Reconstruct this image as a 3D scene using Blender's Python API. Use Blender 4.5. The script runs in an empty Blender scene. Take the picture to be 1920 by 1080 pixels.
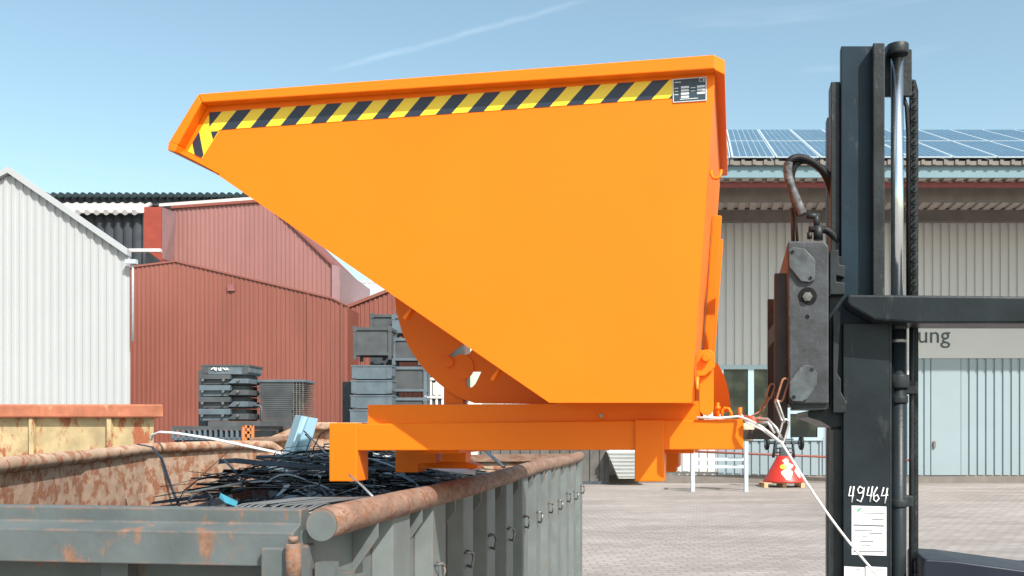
import bpy, bmesh, math, random
from mathutils import Vector, Matrix
R = math.radians
random.seed(7)
SC = bpy.context.scene
COL = SC.collection

# ---------------------------------------------------------------- camera
F, CX, CY, EYE = 1850.0, 1040.0, 800.0, 1.75
cd = bpy.data.cameras.new("camera"); cam = bpy.data.objects.new("camera", cd); COL.objects.link(cam)
cam.location = (0, 0, EYE); cam.rotation_euler = (R(90), 0, 0)
cd.sensor_width = 36; cd.lens = 36*F/1920
cd.shift_x = -(CX-960)/1920; cd.shift_y = (CY-540)/1920
cd.clip_start = 0.05; cd.clip_end = 2000
SC.camera = cam
# ---------------------------------------------------------------- light
sun_from = Vector((0.214, -0.313, 0.377)).normalized()
sl = bpy.data.lights.new("sun", 'SUN'); so = bpy.data.objects.new("sun", sl); COL.objects.link(so)
sl.energy = 5.0; sl.angle = R(0.5); sl.color = (1.0, 0.955, 0.90)
so.location = (6, -8, 12)
so.rotation_euler = (-sun_from).to_track_quat('-Z', 'Y').to_euler()
w = bpy.data.worlds.new("World"); SC.world = w; w.use_nodes = True
nt = w.node_tree; nt.nodes.clear()
sky = nt.nodes.new('ShaderNodeTexSky'); sky.sky_type = 'NISHITA'; sky.sun_disc = False
sky.sun_elevation = math.asin(sun_from.z); sky.sun_rotation = math.atan2(sun_from.x, sun_from.y)
sky.air_density = 1.0; sky.dust_density = 1.9; sky.ozone_density = 1.5; sky.altitude = 100
tc = nt.nodes.new('ShaderNodeTexCoord')
# thin high cirrus streaks in the sky itself
mp = nt.nodes.new('ShaderNodeMapping'); mp.inputs['Rotation'].default_value = (0, R(-17), R(8)); mp.inputs['Scale'].default_value = (1.1, 1.0, 11)
nz = nt.nodes.new('ShaderNodeTexNoise'); nz.inputs['Scale'].default_value = 2.2; nz.inputs['Detail'].default_value = 6; nz.inputs['Roughness'].default_value = .55
cr = nt.nodes.new('ShaderNodeValToRGB'); cr.color_ramp.elements[0].position = .56; cr.color_ramp.elements[1].position = .82
cr.color_ramp.elements[1].color = (.16, .16, .16, 1)
mx = nt.nodes.new('ShaderNodeMix'); mx.data_type = 'RGBA'; mx.inputs['B'].default_value = (7.5, 8.2, 8.8, 1)
bgn = nt.nodes.new('ShaderNodeBackground'); bgn.inputs['Strength'].default_value = 0.145
wo = nt.nodes.new('ShaderNodeOutputWorld')
nt.links.new(tc.outputs['Generated'], mp.inputs['Vector']); nt.links.new(mp.outputs[0], nz.inputs['Vector'])
nt.links.new(nz.outputs['Fac'], cr.inputs[0]); nt.links.new(cr.outputs[0], mx.inputs['Factor'])
tn = nt.nodes.new('ShaderNodeMix'); tn.data_type = 'RGBA'; tn.blend_type = 'MULTIPLY'; tn.inputs['Factor'].default_value = 1; tn.inputs['B'].default_value = (1.20, 1.24, 1.02, 1)
nt.links.new(sky.outputs[0], tn.inputs['A']); nt.links.new(tn.outputs['Result'], mx.inputs['A']); # one old dissolving contrail: a thin band along a great circle of the sky
def pdir(px, py): return Vector(((px-CX)/F, 1, (CY-py)/F)).normalized()
d1 = pdir(660, 122); d2 = pdir(1060, 12); cn_ = d1.cross(d2).normalized(); mid_ = (d1+d2).normalized()
def vdot(vec, gen=True):
    q = nt.nodes.new('ShaderNodeVectorMath'); q.operation = 'DOT_PRODUCT'; q.inputs[1].default_value = vec
    nt.links.new(tc.outputs['Generated'], q.inputs[0]); return q.outputs['Value']
def mth(op, a, b=None):
    q = nt.nodes.new('ShaderNodeMath'); q.operation = op
    for i_, v_ in enumerate((a, b)):
        if v_ is None: continue
        if isinstance(v_, (int, float)): q.inputs[i_].default_value = v_
        else: nt.links.new(v_, q.inputs[i_])
    return q.outputs[0]
def rng(src, a, b, c, d):
    q = nt.nodes.new('ShaderNodeMapRange'); q.interpolation_type = 'SMOOTHSTEP'
    for i_, v_ in enumerate((a, b, c, d)): q.inputs[i_+1].default_value = v_
    nt.links.new(src, q.inputs[0]); return q.outputs[0]
n3 = nt.nodes.new('ShaderNodeTexNoise'); n3.inputs['Scale'].default_value = 45; n3.inputs['Detail'].default_value = 5; nt.links.new(tc.outputs['Generated'], n3.inputs['Vector'])
wob = mth('MULTIPLY', mth('SUBTRACT', n3.outputs['Fac'], .5), .006)
band = rng(mth('ABSOLUTE', mth('ADD', vdot(tuple(cn_)), wob)), 0, .0042, 1, 0)
along = rng(vdot(tuple(mid_)), .990, .998, 0, 1)
fcn = mth('MULTIPLY', mth('MULTIPLY', band, along), mth('MULTIPLY', n3.outputs['Fac'], .15))
mc = nt.nodes.new('ShaderNodeMix'); mc.data_type = 'RGBA'; mc.inputs['B'].default_value = (7.5, 8.0, 8.4, 1)
nt.links.new(fcn, mc.inputs['Factor']); nt.links.new(mx.outputs['Result'], mc.inputs['A'])
nt.links.new(mc.outputs['Result'], bgn.inputs['Color'])
nt.links.new(bgn.outputs[0], wo.inputs['Surface'])
SC.view_settings.view_transform = 'Standard'; SC.view_settings.look = 'None'
SC.view_settings.exposure = 0.50; SC.view_settings.gamma = 1

# ---------------------------------------------------------------- frames
def P(px, py, Y): return Vector(((px-CX)/F*Y, Y, EYE+(CY-py)/F*Y))
def G(px, Y, z=0.0): return Vector(((px-CX)/F*Y, Y, z))
TH = math.atan((1377-CX)/F)                        # yaw of the skip and the forklift
SU = Vector((math.cos(TH), -math.sin(TH), 0)); SV = Vector((math.sin(TH), math.cos(TH), 0)); SO = P(860, 800, 3.72)
def SK(px, py, v=0.0):                             # pixel -> world point on the skip's plane at depth v
    d = Vector(((px-CX)/F, 1, (CY-py)/F)); o = SO - Vector((0, 0, EYE))
    t = (v + o.dot(SV))/d.dot(SV)
    return d*t + Vector((0, 0, EYE))
cn = P(604, 988, 2.95); cf = P(1088, 858, 9.9)
cdv = Vector((cf.x-cn.x, cf.y-cn.y, 0)); CL = cdv.length
CA = cdv.normalized(); CB = Vector((CA.y, -CA.x, 0)); CO = Vector((cn.x, cn.y, 0))
def C(b, a, z): return CO + CB*b + CA*a + Vector((0, 0, z))

# ---------------------------------------------------------------- mesh builder
class MB:
    def __init__(s): s.v = []; s.f = []; s.sm = []
    def add(s, vs, fs, smooth=False):
        n = len(s.v); s.v += [Vector(p) for p in vs]
        for f in fs: s.f.append([i+n for i in f]); s.sm.append(smooth)
        return s
    def prism(s, poly, ext):
        n = len(poly); e = Vector(ext); vs = [Vector(p) for p in poly]+[Vector(p)+e for p in poly]
        nrm = Vector((0, 0, 0))
        for i in range(n): nrm += vs[i].cross(vs[(i+1) % n])
        fs = [list(range(n)), list(range(2*n-1, n-1, -1))]+[[(i+1) % n, i, i+n, (i+1) % n+n] for i in range(n)]
        if nrm.dot(e) > 0: fs = [f[::-1] for f in fs]
        return s.add(vs, fs)
    def boxw(s, x0, x1, y0, y1, z0, z1):
        return s.prism([(x0, y0, z0), (x1, y0, z0), (x1, y0, z1), (x0, y0, z1)], (0, y1-y0, 0))
    def boxf(s, o, A, B, Cc):                       # corner + three edge vectors
        o = Vector(o); A = Vector(A); B = Vector(B)
        return s.prism([o, o+A, o+A+B, o+B], Cc)
    def bar(s, p, q, wd, dp, up=(0, 0, 1)):          # rectangular bar between two points
        p = Vector(p); q = Vector(q); d = (q-p).normalized(); u = Vector(up)
        x = d.cross(u)
        if x.length < 1e-4: x = d.cross(Vector((0, 1, 0)))
        x.normalize(); y = x.cross(d).normalized()
        o = p-x*wd/2-y*dp/2
        return s.prism([o, o+x*wd, o+x*wd+y*dp, o+y*dp], q-p)
    def tube(s, pts, r, n=10, closed=False, flat=None):
        pts = [Vector(p) for p in pts]; m = len(pts); vs = []; fs = []
        rr = r if isinstance(r, (list, tuple)) else [r]*m
        prev = None
        for i, p in enumerate(pts):
            if closed: d = pts[(i+1) % m]-pts[i-1]
            else: d = pts[min(i+1, m-1)]-pts[max(i-1, 0)]
            d.normalize()
            if prev is None:
                a = d.cross(Vector((0, 0, 1)))
                if a.length < .2: a = d.cross(Vector((0, 1, 0)))
                a.normalize()
            else:
                a = prev-d*prev.dot(d); a.normalize()
            prev = a; b = d.cross(a)
            for k in range(n):
                t = 2*math.pi*k/n; vs.append(p+(a*math.cos(t)+b*math.sin(t)*(flat or 1))*rr[i])
        for i in range(m if closed else m-1):
            j = (i+1) % m
            for k in range(n):
                k2 = (k+1) % n; fs.append([i*n+k, i*n+k2, j*n+k2, j*n+k])
        s.add(vs, fs, True)
        if not closed:
            nb = len(s.v)-m*n
            s.f.append([nb+k for k in range(n)][::-1]); s.sm.append(False)
            s.f.append([nb+(m-1)*n+k for k in range(n)]); s.sm.append(False)
        return s
    def cyl(s, p, q, r, n=20): return s.tube([p, q], r, n)
    def strip(s, pts, wv, th):                      # thin ribbon of sheet along pts
        vs = []; fs = []
        for i, p in enumerate(pts):
            p = Vector(p); wi = wv[i] if isinstance(wv, list) else wv
            wi = Vector(wi); up = Vector((0, 0, th))
            vs += [p-wi, p+wi, p+wi+up, p-wi+up]
        for i in range(len(pts)-1):
            b = i*4; c = b+4
            fs += [[b, c, c+1, b+1], [b+1, c+1, c+2, b+2], [b+2, c+2, c+3, b+3], [b+3, c+3, c, b]]
        fs += [[0, 1, 2, 3], [len(vs)-1, len(vs)-2, len(vs)-3, len(vs)-4]]
        return s.add(vs, fs)
    def corr(s, p0, p1, zb, zt, pitch, depth, nrm, prof=((0, 0), (.12, 1), (.5, 1), (.62, 0)), thick=.04):
        p0 = Vector(p0); p1 = Vector(p1); L = (p1-p0).length; d = (p1-p0)/L; nrm = Vector(nrm)
        us = []; k = 0
        while k*pitch < L:
            for t, h in prof:
                u = (k+t)*pitch
                if u < L: us.append((u, h*depth))
            k += 1
        us.append((L, 0))
        fz = zt if callable(zt) else (lambda u: zt); fb = zb if callable(zb) else (lambda u: zb)
        vs = []; fs = []
        for u, h in us:
            q = p0+d*u+nrm*h; r_ = p0+d*u-nrm*thick
            vs += [Vector((q.x, q.y, fb(u))), Vector((q.x, q.y, fz(u))), Vector((r_.x, r_.y, fz(u))), Vector((r_.x, r_.y, fb(u)))]
        for i in range(len(us)-1):
            a = 4*i; b = a+4
            for j in range(4):
                j2 = (j+1) % 4; fs.append([a+j, b+j, b+j2, a+j2])
        return s.add(vs, fs)
    def build(s, name, mat, parent=None, bevel=0, seg=2, origin=None):
        me = bpy.data.meshes.new(name)
        if parent is not None: M = parent['_m']
        else:
            if origin is None:
                xs = [p.x for p in s.v]; ys = [p.y for p in s.v]; zs = [p.z for p in s.v]
                origin = ((min(xs)+max(xs))/2, (min(ys)+max(ys))/2, min(zs))
            M = Matrix.Translation(Vector(origin))
        inv = (M if isinstance(M, Matrix) else MATS[M]).inverted()
        me.from_pydata([tuple(inv @ p) for p in s.v], [], s.f)
        bm = bmesh.new(); bm.from_mesh(me)
        bmesh.ops.recalc_face_normals(bm, faces=bm.faces); bm.to_mesh(me); bm.free()
        for i, pl in enumerate(me.polygons): pl.use_smooth = s.sm[i] if i < len(s.sm) else False
        me.materials.append(mat)
        o = bpy.data.objects.new(name, me); COL.objects.link(o)
        if parent is not None:
            o.parent = parent; o['_m'] = parent['_m']
        else:
            k = 'm%d' % len(MATS); MATS[k] = M; o.location = M.to_translation(); o['_m'] = k
        if bevel:
            b = o.modifiers.new("bevel", 'BEVEL'); b.width = bevel; b.segments = seg; b.limit_method = 'ANGLE'; b.angle_limit = R(35)
        return o
MATS = {}
def thing(name, loc, label, cat, group=None, rz=0):
    o = bpy.data.objects.new(name, None); COL.objects.link(o); o.empty_display_size = .1
    o.location = loc; o.rotation_euler = (0, 0, rz)
    k = 'm%d' % len(MATS); MATS[k] = Matrix.Translation(Vector(loc)) @ Matrix.Rotation(rz, 4, 'Z'); o['_m'] = k
    o['label'] = label; o['category'] = cat
    if group: o['group'] = group
    return o
def tag(o, label, cat, group=None, kind=None):
    o['label'] = label; o['category'] = cat
    if group: o['group'] = group
    if kind: o['kind'] = kind
    return o
def copy_thing(src, off, label):
    c = src.copy(); COL.objects.link(c); c.location = src.location+Vector(off); c['label'] = label
    for ch in src.children:
        d = ch.copy(); COL.objects.link(d); d.parent = c
    return c
def plate(outline, holes, ext):
    """solid plate with holes: outline/holes are lists of (p,q) in a 2D basis, returned as MB in that basis"""
    cu = bpy.data.curves.new("plate", 'CURVE'); cu.dimensions = '2D'; cu.fill_mode = 'BOTH'; cu.extrude = ext/2
    for loop in [outline]+holes:
        sp = cu.splines.new('POLY'); sp.points.add(len(loop)-1); sp.use_cyclic_u = True
        for i, (a, b) in enumerate(loop): sp.points[i].co = (a, b, 0, 1)
    o = bpy.data.objects.new("plate", cu); COL.objects.link(o)
    bpy.context.view_layer.update()
    me = bpy.data.meshes.new_from_object(o.evaluated_get(bpy.context.evaluated_depsgraph_get()))
    vs = [v.co.copy() for v in me.vertices]; fs = [list(p.vertices) for p in me.polygons]
    bpy.data.objects.remove(o); bpy.data.curves.remove(cu); bpy.data.meshes.remove(me)
    return vs, fs
def text_mb(txt, size, org, ax, ay, depth=.002):
    cu = bpy.data.curves.new("t", 'FONT'); cu.body = txt; cu.size = size; cu.extrude = depth/2; cu.resolution_u = 3
    o = bpy.data.objects.new("t", cu); COL.objects.link(o); bpy.context.view_layer.update()
    me = bpy.data.meshes.new_from_object(o.evaluated_get(bpy.context.evaluated_depsgraph_get()))
    ax = Vector(ax); ay = Vector(ay); az = ax.cross(ay); org = Vector(org); m = MB()
    m.add([org+ax*v.co.x+ay*v.co.y+az*v.co.z for v in me.vertices], [list(p.vertices) for p in me.polygons])
    bpy.data.objects.remove(o); bpy.data.curves.remove(cu); bpy.data.meshes.remove(me)
    return m

# ---------------------------------------------------------------- materials
def mat(name, col, rough=.6, metal=0, var=.12, vscale=3, col2=None, mask=None, rust=0, rscale=4, rcol=((.30, .105, .05), (.16, .055, .03)),
        bump=0, bscale=40, coat=0, streak=1, spec=.5, scratch=0, bands=None, edge=0):
    m = bpy.data.materials.new(name); m.use_nodes = True; t = m.node_tree; N = t.nodes; L = t.links
    b = N['Principled BSDF']; b.inputs['Metallic'].default_value = metal; b.inputs['Roughness'].default_value = rough
    b.inputs['Specular IOR Level'].default_value = spec
    if coat: b.inputs['Coat Weight'].default_value = coat; b.inputs['Coat Roughness'].default_value = .15
    tcn = N.new('ShaderNodeTexCoord'); geo = N.new('ShaderNodeNewGeometry')
    mpn = N.new('ShaderNodeMapping'); L.new(geo.outputs['Position'], mpn.inputs[0])
    def noise(sc, det=5, st=1, rg=.55):
        mp_ = N.new('ShaderNodeMapping'); mp_.inputs['Scale'].default_value = (1, 1, st); L.new(geo.outputs['Position'], mp_.inputs[0])
        n = N.new('ShaderNodeTexNoise'); n.inputs['Scale'].default_value = sc; n.inputs['Detail'].default_value = det; n.inputs['Roughness'].default_value = rg
        L.new(mp_.outputs[0], n.inputs['Vector']); return n.outputs['Fac']
    def ramp(src, a, c):
        r = N.new('ShaderNodeMapRange'); r.inputs[1].default_value = a; r.inputs[2].default_value = c; L.new(src, r.inputs[0]); return r.outputs[0]
    def mix(f, A, B):
        x = N.new('ShaderNodeMix'); x.data_type = 'RGBA'
        if isinstance(f, float): x.inputs['Factor'].default_value = f
        else: L.new(f, x.inputs['Factor'])
        for k, q in (('A', A), ('B', B)):
            if isinstance(q, tuple): x.inputs[k].default_value = (*q[:3], 1)
            else: L.new(q, x.inputs[k])
        return x.outputs['Result']
    c1 = tuple(max(0, x*(1-var)) for x in col); c2 = tuple(min(1, x*(1+var)) for x in col)
    if col2: c2 = col2
    cur = mix(ramp(noise(vscale, 6, streak), .3, .7), c1, c2)
    rgh = None
    if scratch:
        mpS = N.new('ShaderNodeTexNoise'); s1 = ramp(noise(vscale*5, 8, .25, .7), .60, .70)
        ms = N.new('ShaderNodeMath'); ms.operation = 'MULTIPLY'; ms.inputs[1].default_value = scratch; L.new(s1, ms.inputs[0])
        cur = mix(ms.outputs[0], cur, (.32, .31, .30))
    if rust:
        f1 = noise(rscale, 9, (streak if streak > 1 else streak*.35) if streak != 1 else .45, .68)
        lo = .72-rust*.38
        rm = ramp(f1, lo, lo+.07)
        rc = mix(ramp(noise(rscale*6, 5), .35, .65), rcol[0], rcol[1])
        cur = mix(rm, cur, rc)
        rr = N.new('ShaderNodeMapRange'); rr.inputs[3].default_value = rough; rr.inputs[4].default_value = .9; L.new(rm, rr.inputs[0]); L.new(rr.outputs[0], b.inputs['Roughness'])
    else:
        rr = N.new('ShaderNodeMapRange'); rr.inputs[3].default_value = max(.05, rough-.07); rr.inputs[4].default_value = min(1, rough+.1)
        L.new(noise(vscale*2.3, 6), rr.inputs[0]); L.new(rr.outputs[0], b.inputs['Roughness'])
    if edge:
        bv = N.new('ShaderNodeBevel'); bv.samples = 4; bv.inputs['Radius'].default_value = .014
        vm = N.new('ShaderNodeVectorMath'); vm.operation = 'DOT_PRODUCT'; L.new(bv.outputs[0], vm.inputs[0]); L.new(geo.outputs['Normal'], vm.inputs[1])
        em = ramp(vm.outputs['Value'], .995, .95); nm = ramp(noise(11, 8, 1, .65), .46, .60)
        mm = N.new('ShaderNodeMath'); mm.operation = 'MULTIPLY'; L.new(em, mm.inputs[0]); L.new(nm, mm.inputs[1])
        m2 = N.new('ShaderNodeMath'); m2.operation = 'MULTIPLY'; m2.inputs[1].default_value = edge; L.new(mm.outputs[0], m2.inputs[0])
        cur = mix(m2.outputs[0], cur, (.25, .125, .08))
    L.new(cur, b.inputs['Base Color'])
    if bump:
        bp = N.new('ShaderNodeBump'); bp.inputs['Strength'].default_value = bump; bp.inputs['Distance'].default_value = .01
        L.new(noise(bscale, 6), bp.inputs['Height']); L.new(bp.outputs[0], b.inputs['Normal'])
    return m
M_or = mat('orange_paint', (.84, .178, .006), .42, var=.03, vscale=2.2, bump=.03, bscale=26, spec=.22)
M_orl = mat('orange_dull', (.80, .22, .012), .45, var=.06, bump=.05)
M_hose = mat('hose_rubber', (.012, .012, .014), .5, var=.3, spec=.2, vscale=30, bump=.2, bscale=120)
M_sleeve = mat('sleeve_worn', (.10, .10, .104), .55, var=.8, vscale=40, spec=.2)
M_blk = mat('mast_black', (.013, .018, .022), .38, var=.35, vscale=4, scratch=.08, bump=.08, bscale=60, spec=.22)
M_blk2 = mat('mast_black_worn', (.016, .020, .022), .45, var=.5, vscale=8, spec=.3, scratch=.25, bump=.15, bscale=60)
M_dust = mat('dusty_steel', (.036, .040, .046), .6, var=.5, vscale=9, scratch=.3, rust=.12, rscale=14, rcol=((.22, .13, .08), (.16, .10, .06)), bump=.2, bscale=50)
M_plate = mat('worn_cover_plate', (.06, .07, .076), .5, var=.5, vscale=22, scratch=.45, bump=.1)
M_fork = mat('fork_steel', (.03, .022, .020), .5, var=.4, vscale=10, rust=.25, rscale=12, rcol=((.10, .03, .02), (.06, .02, .015)))
M_chrome = mat('chrome_rod', (.75, .8, .82), .18, metal=1, var=.05)
M_zinc = mat('zinc_chain', (.6, .6, .6), .35, metal=.85, var=.2, vscale=30)
M_bolt = mat('bolt_steel', (.25, .245, .24), .4, metal=.8, var=.2, vscale=30)
M_chrust = mat('rusty_chain', (.30, .13, .07), .7, var=.3, vscale=60)
M_red = mat('red_clasp', (.6, .07, .03), .5)
M_rope = mat('white_rope', (.78, .77, .74), .8, var=.08, vscale=60, bump=.4, bscale=300)
M_steelbl = mat('mast_web', (.007, .020, .032), .45, var=.25, vscale=5, spec=.25, scratch=.10, bump=.06)
M_chalk = mat('chalk', (.8, .8, .8), .9)
M_paper = mat('paper_label', (.8, .8, .8), .6, var=.02)
M_ink = mat('ink', (.10, .10, .12), .8)
M_green = mat('green_ink', (.05, .3, .12), .8)
M_plgrey = mat('plate_navy', (.025, .045, .065), .4, var=.1)
M_plwht = mat('plate_silver', (.55, .58, .6), .4)
M_cont = mat('container_grey_paint', (.088, .104, .106), .55, var=.2, vscale=5, edge=.8, rust=.40, rscale=9, rcol=((.24, .125, .075), (.16, .08, .052)), bump=.25, bscale=18)
M_contw = mat('container_wall_paint', (.118, .136, .137), .55, var=.2, vscale=5, edge=.6, rust=.22, rscale=4.5, rcol=((.30, .15, .09), (.20, .10, .07)), bump=.2, bscale=10)
M_rail = mat('rail_rust', (.205, .13, .096), .8, var=.3, vscale=9, rust=.62, rscale=11, streak=2.8, rcol=((.24, .11, .06), (.12, .07, .05)), bump=.35, bscale=60)
M_rustw = mat('rust_wall', (.38, .26, .185), .8, var=.2, vscale=9, rust=.62, rscale=8, streak=1.3, rcol=((.33, .14, .07), (.22, .09, .05)), bump=.25, bscale=30)
M_yel = mat('yellow_rusty_paint', (.40, .31, .17), .6, var=.25, vscale=4, edge=.5, rust=.52, rscale=5, rcol=((.34, .10, .045), (.24, .08, .04)), bump=.2)
M_rustr = mat('rust_rim', (.38, .13, .07), .8, var=.25, vscale=6, rust=.4, rscale=8, rcol=((.50, .28, .15), (.40, .18, .08)), bump=.3)
M_scrapk = mat('scrap_black', (.012, .013, .015), .22, var=.4, vscale=30)
M_scrapg = mat('scrap_grey', (.30, .34, .36), .35, metal=.5, var=.3, vscale=20)
M_scrapw = mat('scrap_white', (.7, .72, .72), .4, var=.1)
M_scrapb = mat('scrap_blue', (.33, .52, .62), .4, var=.06)
M_bed = mat('scrap_bed', (.03, .03, .032), .9, var=.5, vscale=20, bump=1, bscale=30)
M_redw = mat('red_cladding', (.215, .072, .052), .5, var=.13, vscale=.9, bump=.02, streak=.25)
M_redd = mat('red_trim', (.20, .055, .038), .5, var=.06)
M_pinkt = mat('pale_pink_trim', (.26, .16, .165), .5, var=.08)  # pale pink, for the gable corner and the shaft side
M_whc = mat('white_cladding', (.37, .38, .39), .45, var=.03, vscale=.5)
M_roofd = mat('dark_roof', (.03, .035, .045), .7, var=.3, vscale=2)
M_wavy = mat('fibre_cement', (.50, .48, .47), .8, var=.12, vscale=3)
M_roofg = mat('grey_roof', (.42, .45, .46), .7, var=.12, vscale=1)
M_grc = mat('grey_cladding', (.50, .50, .495), .5, var=.05, vscale=.5, streak=.2)
M_blc = mat('blue_grey_cladding', (.24, .30, .33), .5, var=.05, vscale=.5)
M_gutter = mat('fascia_blue', (.13, .22, .26), .45, var=.05)
M_soff = mat('soffit_deck', (.42, .38, .34), .7, var=.1)
M_beamg = mat('beam_grey', (.16, .14, .125), .7, var=.15)
M_beamr = mat('beam_red', (.22, .05, .05), .6)
M_frame = mat('window_frame', (.34, .45, .50), .4, var=.03)
M_solar = mat('solar_cell', (.06, .13, .20), .25, var=.12, vscale=.7, spec=.5)
M_alu = mat('alu_frame', (.42, .50, .55), .4, var=.03)
M_crg = mat('crate_grey', (.06, .066, .072), .55, var=.25, vscale=3, rust=.12, rscale=6, bump=.1)
M_crb = mat('crate_blue_grey', (.09, .12, .145), .55, var=.2, vscale=3, rust=.1, rscale=6, bump=.1)
M_crk = mat('crate_dark', (.05, .06, .07), .55, var=.3, vscale=4, bump=.1)
M_white = mat('white_plastic', (.72, .72, .68), .6, var=.1, vscale=4)
M_wood = mat('pallet_wood', (.55, .36, .20), .8, var=.2, vscale=10, bump=.2)
M_galv = mat('galvanised', (.42, .47, .52), .4, var=.12, vscale=8)
M_sred = mat('spreader_red', (.52, .03, .02), .45, var=.1)
M_orng2 = mat('orange_steel', (.55, .17, .05), .6, var=.2)
M_conc = mat('concrete', (.45, .42, .40), .85, var=.15)
M_navy = mat('fender_navy', (.006, .010, .022), .3, var=.2)

def glass_mat():
    m = bpy.data.materials.new('dark_glass'); m.use_nodes = True; b = m.node_tree.nodes['Principled BSDF']
    N = m.node_tree.nodes; L = m.node_tree.links
    geo = N.new('ShaderNodeNewGeometry'); n = N.new('ShaderNodeTexNoise'); n.inputs['Scale'].default_value = 1.6; n.inputs['Detail'].default_value = 4
    L.new(geo.outputs['Position'], n.inputs['Vector'])
    r = N.new('ShaderNodeValToRGB'); r.color_ramp.elements[0].position = .45; r.color_ramp.elements[0].color = (.012, .018, .018, 1)
    r.color_ramp.elements[1].position = .75; r.color_ramp.elements[1].color = (.06, .07, .05, 1)
    L.new(n.outputs['Fac'], r.inputs[0]); L.new(r.outputs[0], b.inputs['Base Color']); b.inputs['Roughness'].default_value = .08; b.inputs['Specular IOR Level'].default_value = .3
    return m
M_glass = glass_mat()
def tape_mat():
    m = bpy.data.materials.new('hazard_tape'); m.use_nodes = True; N = m.node_tree.nodes; L = m.node_tree.links; b = N['Principled BSDF']
    b.inputs['Roughness'].default_value = .35
    uv = N.new('ShaderNodeUVMap'); sp = N.new('ShaderNodeSeparateXYZ'); L.new(uv.outputs[0], sp.inputs[0])
    f = N.new('ShaderNodeMath'); f.operation = 'FRACT'; L.new(sp.outputs[0], f.inputs[0])
    g = N.new('ShaderNodeMath'); g.operation = 'GREATER_THAN'; g.inputs[1].default_value = .5; L.new(f.outputs[0], g.inputs[0])
    n = N.new('ShaderNodeTexNoise'); n.inputs['Scale'].default_value = 60
    x = N.new('ShaderNodeMix'); x.data_type = 'RGBA'; x.inputs['A'].default_value = (.78, .56, .03, 1); x.inputs['B'].default_value = (.022, .028, .045, 1)
    L.new(g.outputs[0], x.inputs['Factor']); L.new(x.outputs['Result'], b.inputs['Base Color'])
    return m
M_tape = tape_mat()
def paver_mat():
    m = bpy.data.materials.new('pavers'); m.use_nodes = True; N = m.node_tree.nodes; L = m.node_tree.links; b = N['Principled BSDF']
    b.inputs['Roughness'].default_value = .85
    geo = N.new('ShaderNodeNewGeometry'); mp_ = N.new('ShaderNodeMapping'); mp_.inputs['Rotation'].default_value = (0, 0, R(-4)); L.new(geo.outputs['Position'], mp_.inputs[0])
    br = N.new('ShaderNodeTexBrick'); br.inputs['Scale'].default_value = 1; br.inputs['Brick Width'].default_value = .22; br.inputs['Row Height'].default_value = .165
    br.inputs['Mortar Size'].default_value = .014; br.inputs['Mortar Smooth'].default_value = .2; br.inputs['Bias'].default_value = 0
    br.inputs['Color1'].default_value = (.255, .222, .208, 1); br.inputs['Color2'].default_value = (.315, .278, .262, 1); br.inputs['Mortar'].default_value = (.21, .19, .175, 1)
    L.new(mp_.outputs[0], br.inputs['Vector'])
    n = N.new('ShaderNodeTexNoise'); n.inputs['Scale'].default_value = .55; n.inputs['Detail'].default_value = 8; n.inputs['Roughness'].default_value = .6
    mq = N.new('ShaderNodeMapping'); mq.inputs['Scale'].default_value = (.45, 1.3, 1); L.new(geo.outputs['Position'], mq.inputs[0]); L.new(mq.outputs[0], n.inputs['Vector'])
    r = N.new('ShaderNodeMapRange'); r.inputs[1].default_value = .3; r.inputs[2].default_value = .7; r.inputs[3].default_value = .74; r.inputs[4].default_value = 1.22; L.new(n.outputs['Fac'], r.inputs[0])
    x = N.new('ShaderNodeMix'); x.data_type = 'RGBA'; x.blend_type = 'MULTIPLY'; x.inputs['Factor'].default_value = 1
    L.new(br.outputs['Color'], x.inputs['A']); L.new(r.outputs[0], x.inputs['B'])
    n2 = N.new('ShaderNodeTexNoise'); n2.inputs['Scale'].default_value = 2.6; n2.inputs['Detail'].default_value = 9; n2.inputs['Roughness'].default_value = .7; L.new(geo.outputs['Position'], n2.inputs['Vector'])
    r2 = N.new('ShaderNodeMapRange'); r2.inputs[1].default_value = .62; r2.inputs[2].default_value = .78; r2.inputs[4].default_value = .7; L.new(n2.outputs['Fac'], r2.inputs[0])
    y = N.new('ShaderNodeMix'); y.data_type = 'RGBA'; y.inputs['B'].default_value = (.19, .17, .155, 1); L.new(r2.outputs[0], y.inputs['Factor']); L.new(x.outputs['Result'], y.inputs['A'])
    L.new(y.outputs['Result'], b.inputs['Base Color'])
    bp = N.new('ShaderNodeBump'); bp.inputs['Strength'].default_value = .4; bp.inputs['Distance'].default_value = .01; bp.invert = True
    L.new(br.outputs['Fac'], bp.inputs['Height']); L.new(bp.outputs[0], b.inputs['Normal'])
    return m
M_pave = paver_mat()

# ================================================================ SETTING
g = MB(); g.add([(-500, -200, 0), (500, -200, 0), (500, 900, 0), (-500, 900, 0)], [[0, 1, 2, 3]])
go = g.build('ground', M_pave, origin=(0, 0, 0)); go['kind'] = 'structure'; go['label'] = 'pale grey concrete block paving of the yard'

def zp(py, Y): return EYE+(CY-py)/F*Y
# ---- grey and blue hall on the right, solar roof -----------------------
BY = 30.6; BF = 26.5
hall = thing('solar_roof_hall', G(1560, BY), 'long light grey metal clad hall with solar panels on its roof and a blue fascia', 'building')
x0 = G(930, BY).x; x1 = G(2450, BY).x
def lerpX(px): return (px-CX)/F*BY
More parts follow.
